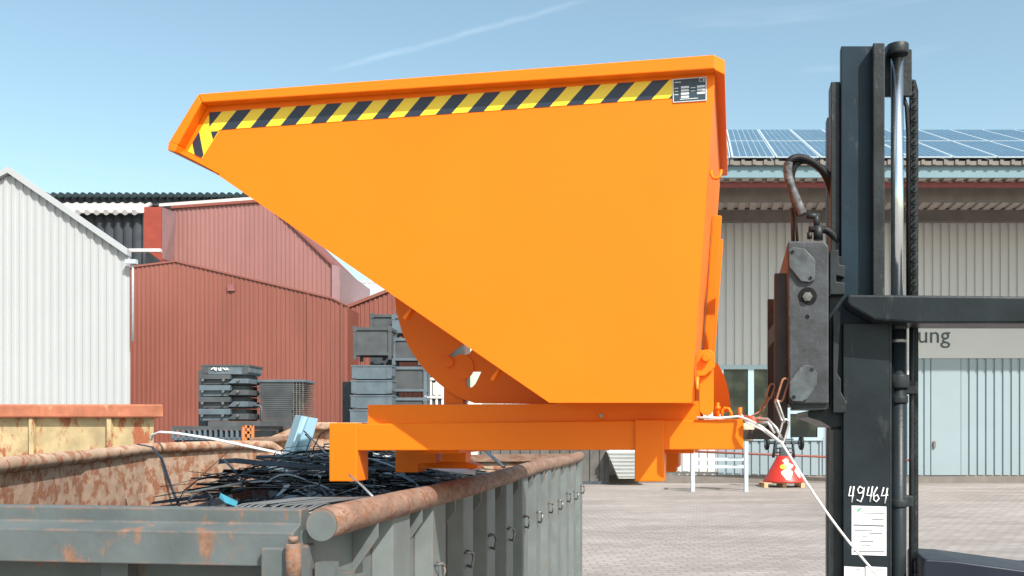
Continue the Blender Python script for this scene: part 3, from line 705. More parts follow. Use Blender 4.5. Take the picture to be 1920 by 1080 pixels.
# ================================================================ CRATES
def crate(px0, px1, py0, py1, Y, matr, label, group, depth=.8, kind='box', post=M_crg, jit=0):
    a = (px0-CX)/F*Y; b = (px1-CX)/F*Y; z1 = zp(py0, Y); z0 = zp(py1, Y); h = z1-z0; w_ = b-a
    t = thing('steel_crate', ((a+b)/2, Y+depth/2, z0), label, 'crate', group)
    if kind == 'box':
        ft = min(.12, h*.16); m = MB(); m.boxw(a+.04, b-.04, Y+.04, Y+depth-.04, z0+ft, z1-.04); m.build('body', matr, t)
        m = MB()
        for x in (a, b-.09):
            for y in (Y, Y+depth-.09): m.boxw(x, x+.09, y, y+.09, z0, z1)
            m.boxw(x+.01, x+.08, Y+.09, Y+depth-.09, z1-.10, z1-.02)
        m.boxw(a+.09, b-.09, Y, Y+.05, z1-.10, z1-.02); m.boxw(a+.09, b-.09, Y, Y+.05, z0+ft, z0+ft+.07)
        m.boxw(a+.09, b-.09, Y+depth-.05, Y+depth, z1-.10, z1-.02)
        m.build('frame', post, t)
        for x in (a-.01, b-.10): MB().boxw(x, x+.11, Y-.012, Y, z1-.14, z1+.01).build('corner_bracket', post, t)
    elif kind == 'tray':
        m = MB()
        pr = [(a+.05, z0), (b-.05, z0), (b, z0+h*.25), (b, z1-.03), (a, z1-.03), (a, z0+h*.25)]
        m.prism([(x, Y, z) for x, z in pr], (0, depth, 0)); m.build('body', matr, t, bevel=.01)
        m = MB(); m.boxw(a-.015, b+.015, Y-.015, Y+depth+.015, z1-.05, z1-.01); m.build('rim', post, t)
        for x in (a, b-.16): MB().boxw(x+.01, x+.15, Y-.012, Y, z0+.03, z1-.06).build('corner_bracket', post, t)
    elif kind == 'skid':
        m = MB(); m.prism([(a, Y, z0), (b-.45, Y, z0), (b-.45, Y, z1-h*.5), (a, Y, z1-h*.5)], (0, .1, 0))
        m.prism([(a, Y-.08, z0+h*.48), (b-.40, Y-.08, z0+h*.48), (b-.40, Y-.08, z1-.02), (a, Y-.08, z1-.02)], (0, .5, 0))
        m.build('front_box', matr, t, bevel=.01)
        m = MB(); m.prism([(b-.48, Y-.02, z0+h*.10), (b, Y-.02, z0+h*.10), (b, Y-.02, z0+h*.55), (b-.34, Y-.02, z0+h*.55)], (0, depth, 0)); m.build('side_box', post, t, bevel=.01)
        m = MB(); m.boxw(a+.05, b-.1, Y+.12, Y+depth, z0, z1-.02); m.build('body', M_crk, t)
        m = MB()
        for x in (a+.08, a+.55, b-.22): m.cyl((x, Y-.1, z0+h*.4), (x, Y-.02, z0+h*.4), .03, 10)
        m.build('lug', M_bolt, t)
    return t
SY = 22.5
grp = 'grey steel trays stacked by the red wall'
names = ['topmost', 'second from the top', 'third from the top', 'second from the bottom', 'lowest']
ys = [683, 700, 720, 742, 764, 788]
tt = crate(378, 467, 683, 702, SY, mat('tray_chalked', (.10, .13, .15), .5, var=.3), 'flat dark steel tray with chalk scribble, topmost of the stack against the red wall', grp, kind='tray', depth=1.0)
m = MB()
for k, (a_, b_) in enumerate([((396, 693), (401, 689)), ((401, 689), (403, 694)), ((405, 689), (405, 695)), ((409, 690), (412, 695)), ((414, 689), (414, 695)), ((418, 690), (424, 694)), ((424, 690), (428, 694))]):
    m.bar(P(*a_, SY-.02), P(*b_, SY-.02), .02, .02)
m.build('chalk_mark', M_chalk, tt)
for k in range(4):
    crate(376-k*.5, 466, ys[k+1]+1, ys[k+2]+1, SY+.02*k, M_crg if k % 2 == 0 else M_crb, 'grey steel skid tray, %s in the stack against the red wall' % ['second from the top', 'middle one', 'second from the bottom', 'lowest'][k], grp, kind='skid', depth=1.0, post=M_crb if k % 2 == 0 else M_crg)
# black board-like slab behind the stack
m = MB(); m.boxw(G(372, SY+1.1).x, G(379, SY+1.1).x+.1, SY+1.1, SY+1.3, .2, zp(694, SY+1.1)); tag(m.build('steel_board', M_crk), 'narrow black board standing behind the tray stack', 'board')
# grid rack beneath
rk = thing('grid_rack', G(400, 20), 'low black steel grid rack carrying the tray stack', 'rack')
m = MB(); m.boxw(G(322, 20).x, G(460, 20).x, 20, 22.8, zp(806, 20), zp(799, 20)); m.boxw(G(380, 20).x, G(480, 20).x, 20.3, 22.8, zp(799, 20), zp(790, 20)); m.build('deck', M_crg, rk)
m = MB()
for k in range(14): x = G(322+k*10, 20).x; m.boxw(x, x+.05, 20.0, 20.06, zp(822, 20), zp(806, 20))
m.boxw(G(322, 20).x, G(460, 20).x, 20.02, 20.08, zp(825, 20), zp(820, 20)); m.build('grid', M_crb, rk)
m = MB()
for px in (324, 455): m.boxw(G(px, 20).x, G(px, 20).x+.1, 20.1, 20.2, 0, zp(822, 20)); m.boxw(G(px, 20).x, G(px, 20).x+.1, 22.6, 22.7, 0, zp(806, 20))
m.build('leg', M_crk, rk)
m = MB(); m.boxw(G(330, 20).x, G(455, 20).x, 20.4, 22.4, .3, zp(808, 20)); m.build('load', M_crk, rk)
ok_ = MB(); Z = 19.5
for a_, b_ in (((455, 800), (475, 800)), ((455, 811), (475, 811)), ((455, 823), (472, 823)), ((457, 798), (457, 826)), ((466, 798), (466, 826)), ((474, 798), (474, 824))): ok_.bar(P(*a_, Z), P(*b_, Z), .05, .03, up=(0, 1, 0))
for a_ in (457, 474): ok_.bar(P(a_, 800, Z), G(a_, Z), .04, .04, up=(0, 1, 0))
tag(ok_.build('orange_bracket', M_orng2), 'small orange steel lattice bracket in front of the black rack', 'bracket')
# stacked mesh panels
ms = thing('mesh_panel_stack', G(525, SY+.6), 'upright pack of dark steel mesh panels beside the tray stack', 'panel stack')
m = MB(); za, zb_ = zp(812, SY+.6), zp(716, SY+.6)
k = 0; z = za
while z < zb_: m.boxw(G(486, SY+.6).x+random.uniform(-.02, .02), G(548, SY+.6).x+random.uniform(-.02, .02), SY+.6, SY+1.6, z, z+.035); z += .045
m.build('panels', M_crg, ms)
m = MB(); z = za
while z < zb_: m.boxw(G(548, SY+.6).x, G(570, SY+.6).x, SY+.62, SY+1.6, z, z+.018); z += .045
for px in (549, 555, 561, 567): m.boxw(G(px, SY+.6).x, G(px, SY+.6).x+.02, SY+.6, SY+.62, za, zb_)
m.build('mesh_edge', mat('mesh_grey', (.10, .10, .095), .6, var=.3, vscale=12), ms)
m = MB(); m.boxw(G(482, SY+.6).x, G(552, SY+.6).x, SY+.5, SY+1.6, za-.1, za); m.boxw(G(484, SY+.6).x, G(572, SY+.6).x, SY+.58, SY+1.6, zb_, zb_+.05); m.build('skid', M_crb, ms)
m = MB(); m.tube([P(466, 760, SY+.4), P(488, 761, SY+.4), P(490, 766, SY+.4), P(490, 805, SY+.4)], .03, 8); m.build('hook_bar', M_crg, ms)
# crate towers at the centre
CYY = 27
g2 = 'steel crates stacked in front of the red halls'
crate(662, 734, 612, 674, CYY, M_crg, 'large grey steel crate, topmost of the left crate tower', g2, kind='box', post=M_crg, depth=1.0)
for k, (a_, b_) in enumerate([(684, 711), (712, 739), (740, 766), (767, 795)]):
    crate(659-k*1, 735, a_, b_, CYY-.05*k, M_crb, ['pale blue steel tray right under the large grey crate', 'pale blue steel tray, second down in the left crate tower', 'blue grey steel tray, third down in the left crate tower', 'bluish tray just above the orange beam in the left tower'][k], g2, kind='tray', post=M_crb, depth=1.0)
# supporting lower crates to the ground (partly hidden)
crate(657, 735, 796, 900, CYY, M_crb, 'blue grey steel tray at the foot of the left crate tower', g2, kind='tray', post=M_crb, depth=1.0)
crate(694, 760, 588, 634, CYY+1.6, M_crg, 'grey crate peeking up behind the left crate tower', g2, kind='box', post=M_crg)
for k, (a_, b_) in enumerate([(632, 684), (686, 742), (744, 800), (802, 890)]):
    crate(734 if k else 735, 800 if k else 790, a_, b_, CYY+.6, M_crg, ['steel crate at the top of the right crate tower beside the orange rocker', 'steel crate, second from the top in the right crate tower', 'steel crate in the right tower just above the orange rail', 'lowest crate of the right tower behind the orange beam'][k], g2, kind='box', post=M_crb)
crate(735, 775, 590, 631, CYY+1.2, M_crb, 'small crate half hidden by the orange rocker plate', g2, kind='box', post=M_crb)
crate(694, 734, 635, 890, CYY+1.7, M_crk, 'dark crate standing hidden behind the left crate tower', g2, kind='box', post=M_crk)
m = MB(); m.boxw(G(642, 28.6).x, G(659, 28.6).x, 28.6, 28.9, 0, zp(716, 28.6)); tag(m.build('dark_opening_board', M_crk), 'tall black slab put in for a dark opening left of the crate tower', 'board')  # black slab drawn for the darkness of an opening
# white plastic boxes
wb = thing('white_slatted_box', G(815, 29), 'white slatted plastic box beside the right crate tower', 'box')
m = MB(); m.boxw(G(796, 29).x, G(832, 29).x, 29, 29.8, 0, zp(712, 29)); m.build('body', M_crk, wb)
m = MB()
for px in (796, 806, 817, 828): m.boxw(G(px, 29).x, G(px+4, 29).x, 28.96, 29, 0, zp(708, 29))
for py in (708, 742, 772): m.boxw(G(796, 29).x, G(832, 29).x, 28.93, 28.96, zp(py+5, 29), zp(py, 29))
m.boxw(G(812, 29).x, G(830, 29).x, 28.94, 28.97, zp(740, 29), zp(718, 29)); m.build('slats', M_white, wb)
pl = thing('white_cover', G(890, 30), 'crumpled white cover behind the orange frame', 'cover')
m = MB(); m.prism([P(876, 756, 30), P(880, 748, 30), P(892, 744, 30), P(905, 748, 30), P(903, 756, 30), G(903, 30), G(876, 30)], (0, .8, 0)); m.build('sheet', M_white, pl, bevel=.05)

# ================================================================ RIGHT YARD OBJECTS
TY = 26.6
tr = thing('steel_trestle', G(1350, TY), 'white galvanised trestle frame standing on the paving', 'trestle')
for px, w1 in ((1299, 5), (1399, 7)):
    for dy in (0, .7):
        m = MB(); a_ = G(px, TY+dy, 0); m.bar(a_, a_+Vector((0, 0, 1.2 if px < 1350 else 1.35)), .10, .10, up=(0, 1, 0)); m.build('leg', M_galv, tr)
m = MB()
for z in (.86, .66): m.bar(G(1299, TY, z), G(1399, TY, z), .06, .06); m.bar(G(1299, TY+.7, z), G(1399, TY+.7, z), .06, .06)
for px in (1299, 1399): m.bar(G(px, TY, 1.1), G(px, TY+.7, 1.1), .07, .07)
m.build('crossbar', M_galv, tr)
bk = MB(); bk.tube([G(1401, 26.9, 1.37), G(1401, 26.9, 1.85)], [.16, .21], 16); tag(bk.build('plant_bucket', mat('bucket_clay', (.55, .40, .28), .8, var=.3, vscale=8)), 'small clay coloured bucket on top of the trestle post', 'bucket')
# spreader on pallet
PY_ = 28.3
pal = thing('wooden_pallet', G(1470, PY_), 'wooden pallet under the red salt spreader', 'pallet')
xa, xb = G(1433, PY_).x, G(1508, PY_).x
m = MB(); 
for k in range(6): m.boxw(xa, xb, PY_+k*.14, PY_+k*.14+.10, .12, .144)
m.build('deck_boards', M_wood, pal)
for f_ in (0, .46, .92):
    m = MB(); x = xa+(xb-xa)*f_
    for y in (0, .35, .70): m.boxw(x, x+.11, PY_+y, PY_+y+.10, .022, .12)
    m.boxw(x, x+.11, PY_, PY_+.8, 0, .022); m.build('block', M_wood, pal)
sp = thing('salt_spreader', G(1470, PY_+.4, .144), 'upside down red hopper spreader with two small black wheels standing on the pallet', 'spreader')
c_ = G(1470, PY_+.4, 0)
m = MB(); m.tube([c_+Vector((0, 0, .15)), c_+Vector((0, 0, .19)), c_+Vector((0, 0, .85)), c_+Vector((0, 0, .9))], [.60, .585, .22, .18], 28); m.build('hopper', M_sred, sp)
m = MB()
for s_ in (-.25, .25):
    m.tube([c_+Vector((s_*1.2, -.05, .85)), c_+Vector((s_, -.05, 1.25)), c_+Vector((s_*.8, -.05, 1.45))], .025, 8)
    m.tube([c_+Vector((s_*1.2, .15, .85)), c_+Vector((s_, .05, 1.35))], .025, 8)
m.tube([c_+Vector((-.52, 0, 1.27)), c_+Vector((.52, 0, 1.27))], .03, 8)
for z in (1.0, 1.12, 1.38): m.tube([c_+Vector((-.26, -.05, z)), c_+Vector((.26, -.05, z))], .022, 8)
m.boxf(c_+Vector((-.12, -.1, .9)), (.24, 0, 0), (0, .2, 0), (0, 0, .25)); m.build('frame', M_crk, sp)
for s_ in (-.5, .5):
    m = MB(); m.tube([c_+Vector((s_-.05, 0, 1.27)), c_+Vector((s_-.035, 0, 1.27)), c_+Vector((s_+.035, 0, 1.27)), c_+Vector((s_+.05, 0, 1.27))], [.17, .20, .20, .17], 24); wl = m.build('wheel', M_hose, sp)
    m = MB(); m.cyl(c_+Vector((s_-.055, 0, 1.27)), c_+Vector((s_+.055, 0, 1.27)), .07, 16); m.build('rim', M_galv, wl)
# white and yellow patches on the hopper: follow the cone
m = MB(); 
def cone(ang, z): r = .585+(z-.19)/(.66)*(.22-.585); return c_+Vector((math.sin(ang)*(r+.008), -math.cos(ang)*(r+.008), z))
for (a0, z0, ra_, rz_) in ((-.02, .40, .34, .15), (.10, .62, .42, .10), (-.05, .76, .3, .06), (.75, .42, .22, .12)):
    ring = [cone(a0+ra_*math.cos(t)*(1+.25*math.sin(3*t+a0*9)), z0+rz_*math.sin(t)*(1+.2*math.cos(4*t))) for t in [2*math.pi*k/18 for k in range(18)]]
    ctr = cone(a0, z0); m.add([ctr]+ring, [[0, 1+k, 1+(k+1) % 18] for k in range(18)])
m.build('sticker', M_white, sp)
m = MB(); ring = [cone(-.28+.28*math.cos(t), .60+.07*math.sin(t)) for t in [2*math.pi*k/14 for k in range(14)]]; ring = [p+Vector((0, -.006, 0)) for p in ring]; m.add([sum(ring, Vector())/14]+ring, [[0, 1+k, 1+(k+1) % 14] for k in range(14)]); m.build('sticker', mat('sticker_yellow', (.8, .4, .03), .5), sp)
# white ribbed hopper & dark container next to the hall
wp = thing('white_ribbed_skip', G(1165, 29.4), 'white ribbed skip with a slanted side standing before the hall', 'skip')
m = MB(); m.prism([P(1138, 846, 29.4), P(1215, 846, 29.4), P(1215, 897, 29.4), P(1160, 897, 29.4)], (0, .9, 0)); m.build('body', M_white, wp)
m = MB()
for py in range(849, 897, 7): m.bar(P(1139+(py-846)*.42, py, 29.37), P(1214, py, 29.37), .04, .05)
m.build('ribs', M_whc, wp)
dc = thing('dark_grey_container', G(1060, 30), 'dark grey container standing beside the white ribbed skip', 'container')
m = MB(); m.corr((G(900, 29.9).x, 29.9, 0), (G(1142, 29.9).x, 29.9, 0), .1, zp(800, 29.9), .3, .04, (0, -1, 0)); m.boxw(G(900, 30).x, G(1142, 30).x, 29.96, 30.5, .1, zp(800, 30)); m.build('body', mat('dark_container', (.09, .085, .08), .7, var=.3), dc)  # dark grey base colour over the whole body
m = MB(); m.boxw(G(900, 30).x, G(1142, 30).x, 29.85, 30.6, 0, .1); m.build('base_rail', M_crk, dc)

# ================================================================ ORANGE SKIP
SKW_ = 1.42
skp = thing('tipping_skip', SK(860, 903, .7), 'new bright orange tipping skip with hazard stripes held above the container', 'skip', rz=-TH)
TILT = None
def sp2(poly, v, th, m=None):
    m = m or MB(); return m.prism([SK(x, y, v) for x, y in poly], SV*th)
def rel(px, py, v):                                # the point of the near plane seen at the pixel, pushed back by v
    return SK(px, py, 0)+SV*v
side = [(340, 281), (387, 190), (1341, 132), (1341, 140), (1296, 755), (1030, 755)]
body = MB()
body.prism([rel(x, y, 0) for x, y in side], SV*.006)
body.prism([rel(x, y, SKW_-.006) for x, y in side], SV*.006)
def wallstrip(a, b, th_px=(0, 0), t=.008, v0=.0, v1=SKW_):
    p = rel(*a, 0); q = rel(*b, 0); d = (q-p).normalized(); nn = d.cross(SV)
    return [p, q, q+nn*t, p+nn*t]
for a_, b_ in (((345, 283), (1030, 755)), ((1030, 755), (1296, 755)), ((1296, 755), (1341, 140))):
    q = wallstrip(a_, b_); body.prism([p+SV*.006 for p in q], SV*(SKW_-.012))
body.build('body', M_or, skp)
# rim: folded flange standing proud all round
RP = .052
rim = MB()
def flange(o1, o2, i2, i1): rim.prism([rel(*o1, -RP), rel(*o2, -RP), rel(*i2, -RP), rel(*i1, -RP)], SV*(RP-.001))
flange((385, 184), (1342, 112), (1340, 138), (391, 200))
rim.build('side_rim', M_or, skp, bevel=.004)
rim = MB(); flange((384.5, 184.5), (390.5, 200), (347, 279), (331, 272)); rim.build('front_rim', M_or, skp, bevel=.004)
rim = MB(); flange((385, 184), (1342, 112), (1340, 138), (391, 200)); rim.v = [p+SV*(SKW_+RP) for p in rim.v]; rim.build('side_rim', M_or, skp, bevel=.004)
# rear rim box running widthwise with chamfered corner
q = [rel(1342, 112, 0), rel(1360, 115, 0), rel(1360, 140, 0), rel(1342, 139, 0)]
rim = MB(); pl_ = [rel(1342.5, 112, -RP), rel(1361, 115, -.01), rel(1361, 115, SKW_+.01), rel(1342.5, 112, SKW_+RP)]
rim.prism([rel(1340, 112.2, -RP+.004), rel(1359, 115, -.012), rel(1359, 115, SKW_+.012), rel(1340, 112.2, SKW_+RP-.004)], Vector((0, 0, -.052))); rim.build('rear_rim', M_or, skp, bevel=.003)
# pouring lip at the front: tube under the edge running widthwise
lip = MB(); lip.prism([rel(331, 272, 0), rel(347, 279, 0), rel(343, 292, 0), rel(329, 289, 0)], SV*(SKW_+RP*2)); lip.v = [p-SV*(RP+.004) for p in lip.v]; lip.build('pouring_lip', M_or, skp, bevel=.003)
# apron between lip and floor: seen as the dark sliver
ap = MB(); ap.prism([rel(343, 290, 0), rel(352, 287, 0), rel(412, 326, 0), rel(405, 322, 0)], SV*(SKW_+.03)); ap.v = [p-SV*.03 for p in ap.v]; ap.build('apron', M_or, skp)
# vertical stiffeners on the rear wall
for v0 in (.66, 1.2):
    st = MB(); st.prism([rel(1330, 330, v0), rel(1349, 332, v0), rel(1325, 660, v0), rel(1306, 664, v0)], SV*.05); st.build('rear_stiffener', M_or, skp, bevel=.003)
# hazard tape with uv
def tape(quad, us, name):
    me = bpy.data.meshes.new(name); inv = MATS[skp['_m']].inverted()
    f0 = [rel(*p, -.002) for p in quad]; b0 = [p+SV*.0015 for p in f0]
    me.from_pydata([tuple(inv @ p) for p in f0+b0], [], [[3, 2, 1, 0], [4, 5, 6, 7], [0, 1, 5, 4], [1, 2, 6, 5], [2, 3, 7, 6], [3, 0, 4, 7]])
    uv = me.uv_layers.new(name="UVMap"); U = dict(enumerate(us))
    for lp in me.loops: uv.data[lp.index].uv = (U[lp.vertex_index % 4], 0)
    me.materials.append(M_tape); o = bpy.data.objects.new(name, me); COL.objects.link(o); o.parent = skp; return o
# corners: top-left, top-right, bottom-right, bottom-left
tape([(393, 211), (1262, 149), (1262, 184), (393, 245)], (-.43, 14.1, 14.62, .10), 'hazard_tape')
M_tyel = mat('tape_yellow', (.78, .56, .03), .35, var=.04); M_tblk = mat('tape_black', (.022, .028, .045), .35, var=.1)
te = MB().prism([rel(*p, -.0012) for p in ((352, 284), (391, 216), (411, 246), (379, 297))], SV*.001).build('hazard_tape', M_tyel, skp)
MB().prism([rel(*p, -.002) for p in ((373.6, 247), (361, 268), (365.5, 290.5), (378, 296.5), (382, 291))], SV*.0007).build('tape_stripe', M_tblk, te)
MB().prism([rel(*p, -.002) for p in ((396, 247), (410, 246), (400, 262))], SV*.0007).build('tape_stripe', M_tblk, te)
# type plate
tp = MB(); tp.prism([rel(*p, -.004) for p in ((1261, 149), (1325, 144), (1325, 189), (1262, 193))], SV*.002); tpo = tp.build('type_plate', M_plwht, skp)
tp = MB(); tp.prism([rel(*p, -.005) for p in ((1263, 151), (1323, 146), (1323, 187), (1264, 191))], SV*.0008); tp.build('plate_face', M_plgrey, tpo)
tp = MB()
for (x, y, w_) in [(1277, 163, 15), (1277, 169, 15), (1277, 175, 15), (1277, 181, 15), (1307, 161.5, 15), (1307, 167.5, 15), (1307, 173.5, 15), (1265, 155, 12), (1265, 166, 7), (1265, 172, 7), (1265, 178, 7), (1295, 165, 9), (1295, 171, 9), (1275, 186.5, 34)]:
    h_ = 4 if w_ == 15 else 1.4; tp.prism([rel(*p, -.0058) for p in ((x, y), (x+w_, y-w_*.07), (x+w_, y-w_*.07+h_), (x, y+h_))], SV*.0006)
tp.build('plate_print', M_plwht, tpo)
o_ = rel(1310, 154.5, -.0058); text_mb('CE', .020, o_, SU, (0, 0, 1), .0006).build('plate_mark', M_plwht, tpo)

# base frame
VB = .27; BW = .11
def sb(poly, v=VB, th=BW): return MB().prism([SK(x, y, v) for x, y in poly], SV*th)
beamp = [(666, 795), (1394, 786), (1394, 843), (666, 845)]
VF = 1.08
sb(beamp).build('fork_pocket', M_or, skp, bevel=.004)
m = MB(); m.prism([SK(x, y, VB)+SV*(VF-VB) for x, y in beamp], SV*BW); m.build('fork_pocket', M_or, skp, bevel=.004)
up_ = [(690, 759), (1300, 756), (1308, 787), (690, 796)]
m = MB(); m.prism([SK(x, y, VB+.02) for x, y in up_], SV*.03); m.prism([SK(x, y, VB+.02)+SV*.9 for x, y in up_], SV*.03); m.build('upper_rail', M_or, skp)
m = MB(); m.prism([SK(x, y, VB+.052) for x, y in ((690, 759), (1290, 757), (1290, 762), (690, 764))], SV*.84); 
m.build('rolling_plate', M_or, skp)
for poly in ([(617, 793), (668.5, 793), (668.5, 903), (617, 903)], [(1190, 787), (1245, 787), (1245, 903), (1190, 903)]):
    for dv in (0, VF-VB):
        m = MB(); m.prism([SK(x, y, VB-.012)+SV*dv for x, y in poly], SV*(BW+.024)); m.build('leg', M_or, skp, bevel=.004)
for (xa_, xb_) in ((790, 860), (1246, 1300)):
    m = MB(); m.prism([SK(x, y, VB+BW+.01) for x, y in ((xa_, 812), (xb_, 812), (xb_, 850), (xa_, 850))], SV*(VF-VB-BW-.02)); m.build('cross_member', M_or, skp)
# far foot plate below the left
m = MB(); m.prism([SK(x, y, VF) for x, y in ((770, 870), (800, 865), (870, 865), (896, 873), (893, 879), (770, 878))], SV*.12); m.build('foot_plate', M_or, skp)
m = MB(); m.prism([SK(x, y, VF-.1) for x, y in ((778, 846), (817, 846), (817, 868), (778, 870))], SV*.1); m.build('foot_block', M_or, skp); m = MB(); m.prism([SK(x, y, VF-.1) for x, y in ((828, 846), (873, 846), (873, 866), (828, 866))], SV*.1); m.build('foot_block', M_or, skp)
m = MB(); m.prism([SK(x, y, VF-.13) for x, y in ((1245, 846), (1272, 846), (1272, 876), (1245, 876))], SV*.22); m.build('foot_block', M_or, skp)
bt = MB(); bt.cyl(SK(1127, 779, VB+.005), SK(1127, 779, VB+.021), .008, 12); bt.build('bolt', M_bolt, skp)
# rocker plates with their cut-outs
def rocker(v, name='rocker_plate'):
    p0 = SK(860, 700, v)
    def q(x, y): w_ = SK(x, y, v)-p0; return (w_.dot(SU), w_.z)
    outl = [(741, 557), (743, 575), (748, 600), (756, 627), (768, 652), (784, 677), (802, 699), (822, 718), (842, 734), (866, 747), (890, 756), (1040, 758), (1060, 700), (1000, 640), (900, 600), (800, 560)]
    outl = [(741, 545)]+outl[1:12]+[(1060, 757), (1050, 745), (900, 645), (820, 590)]
    h1 = [(842, 668), (852, 657), (868, 646), (871, 640), (888, 652), (881, 663), (872, 667), (864, 670), (858, 670)]
    h2 = [(883, 697), (903, 697), (898, 708), (892, 720), (886, 726), (878, 727), (874, 721), (875, 712)]
    vs, fs = plate([q(*p) for p in outl], [[q(*p) for p in h1], [q(*p) for p in h2]], .012)
    m = MB(); m.add([p0+SU*c.x+Vector((0, 0, c.y))+SV*c.z for c in vs], fs); return m.build(name, M_or, skp)
rocker(VB+.14)
m = MB(); m.cyl(SK(841, 679, VB+.11), SK(841, 679, VB+.15), .021, 24); m.build('rocker_boss', M_or, skp)
m = MB(); m.prism([SK(x, y, VB+.126) for x, y in [(866+22*math.cos(t), 688+24*math.sin(t)) for t in [2*math.pi*k/28 for k in range(28)]]], SV*.008); m.build('rocker_disc', M_or, skp)
for x, y in ((764, 588), (928, 703)):
    m = MB(); m.prism([SK(a_, b_, .035) for a_, b_ in ((x-9, y+8), (x+5, y-12), (x+9, y-10), (x-4, y+11))], SV*.05); m.build('weld_tab', M_or, skp)
m = MB(); m.prism([SK(x, y, VB+.16) for x, y in ((833, 722), (868, 734), (868, 757), (833, 757))], SV*.05); m.build('support_post', M_or, skp)
# second rocker on the far side, without view through the holes being blocked: set further down the slope
def rocker_far():
    v = VF; outl = [(741, 545), (743, 575), (748, 600), (756, 627), (768, 652), (784, 677), (802, 699), (822, 718), (842, 734), (866, 747), (890, 756), (1060, 757), (1050, 745)]
    m = MB(); 
    arc = outl[:12]
    for a_, b_ in zip(arc, arc[1:]):
        p = SK(*a_, VB)+SV*(v-VB); q_ = SK(*b_, VB)+SV*(v-VB); d = (q_-p).normalized(); nn = SV.cross(d)*.09
        if nn.z < 0: nn = -nn
        m.prism([p, q_, q_+nn, p+nn], SV*.012)
    m.build('rocker_plate', M_or, skp)
# latch at the rear
m = MB(); m.prism([SK(x, y, .06) for x, y in ((1306, 668), (1311, 657), (1330, 655), (1340, 662), (1341, 688), (1322, 704), (1306, 706))], SV*.012); m.build('latch_plate', M_or, skp, bevel=.002)
m = MB(); m.cyl(SK(1324, 670, .035), SK(1324, 670, .08), .015, 24); m.build('latch_bolt', M_or, skp, bevel=.002)
m = MB(); arc = [(1311, 700), (1338, 692), (1338, 766)]+[(1324.5+13.5*math.cos(t), 766+13*math.sin(t)) for t in [math.pi*k/8 for k in range(1, 8)]]+[(1311, 766)]
m.prism([SK(x, y, .085) for x, y in arc], SV*.012); m.build('latch_lever', M_or, skp, bevel=.002)
m = MB(); m.tube([SK(1307, 706, .15), SK(1306, 752, .15)], .008, 10); m.build('latch_spring', M_orl, skp)
m = MB(); m.prism([SK(x, y, .34) for x, y in ((1296, 700), (1304, 700), (1312, 782), (1290, 782))], SV*.08); m.build('latch_bracket', M_or, skp)
m = MB(); arc = [(1338, 676), (1348, 685), (1358, 705), (1366, 732), (1371, 770), (1338, 780)]; m.prism([SK(x, y, .60) for x, y in arc], SV*.02); m.build('rear_guard', M_or, skp)
m = MB(); m.prism([SK(x, y, .622) for x, y in ((1337, 680), (1347, 688), (1343, 780), (1337, 780))], SV*.3); m.build('rear_guard_web', M_or, skp)
# eye bolts, pin, hook
m = MB(); m.tube([SK(1354, 783, .3), SK(1354, 770, .3), SK(1359, 765, .3), SK(1366, 766, .3), SK(1371, 774, .3), SK(1371, 783, .3)], .006, 10); m.build('lifting_eye', M_or, skp)
m = MB(); m.cyl(SK(1346, 784, .3), SK(1346, 755, .3), .006, 12); m.cyl(SK(1346, 768, .3), SK(1346, 762, .3), .011, 12); m.build('pin', M_or, skp)
m = MB(); m.cyl(SK(1388, 787, .3), SK(1388, 764, .3), .007, 12); m.build('pin', M_or, skp)
m = MB(); m.tube([rel(1333, 314, .05), rel(1333, 322, .04), rel(1337, 330, .03), rel(1344, 331, .03), rel(1350, 326, .03), rel(1352, 314, .04)], .006, 10); m.build('rear_hook', M_or, skp)

# ================================================================ FORKLIFT
fl = thing('forklift', SK(1750, 1080, .6)*1.0+Vector((0, 0, -SK(1750, 1080, .6).z)), 'black forklift mast with hydraulic cylinder and forks holding the orange skip', 'forklift', rz=-TH)
def fp(poly, v, th): return MB().prism([SK(x, y, v) for x, y in poly], SV*th)
def down(px, py, v): p = SK(px, py, v); return Vector((p.x, p.y, .06))
def column(px0, px1, ytop, v, th, ytop2=None):     # vertical prism from the pixel top down to the ground
    a = SK(px0, ytop, v); b = SK(px1, ytop2 or ytop, v); return MB().prism([a, b, Vector((b.x, b.y, .06)), Vector((a.x, a.y, .06))], SV*th)
VM = .26
column(1577, 1647, 86, VM, .05).build('inner_mast_rail', M_steelbl, fl, bevel=.003)
m = fp([(1637, 80), (1659, 80), (1659, 562), (1637, 562)], VM-.05, .16); m.build('inner_mast_flange', M_blk2, fl, bevel=.004)
column(1558, 1575, 153, VM+.02, .10).build('carriage_rail', M_blk2, fl, bevel=.003)
# far side rails
m = MB()
a = SK(1600, 90, VM); 
for (x0_, x1_) in ((1590, 1655),):
    p = SK(x0_, 90, VM)+SV*.85; q = SK(x1_, 90, VM)+SV*.85; m.prism([p, q, Vector((q.x, q.y, .06)), Vector((p.x, p.y, .06))], SV*.08)
m.build('far_mast_rail', M_blk, fl)
# outer lower mast plate
column(1581, 1667, 606, VM-.035, .03).build('outer_mast_rail', M_blk, fl, bevel=.003)
column(1667.5, 1672, 606, VM-.03, .1).build('outer_mast_edge', M_blk2, fl)
column(1557, 1580, 806, VM, .06).build('outer_mast_flange', M_blk2, fl)
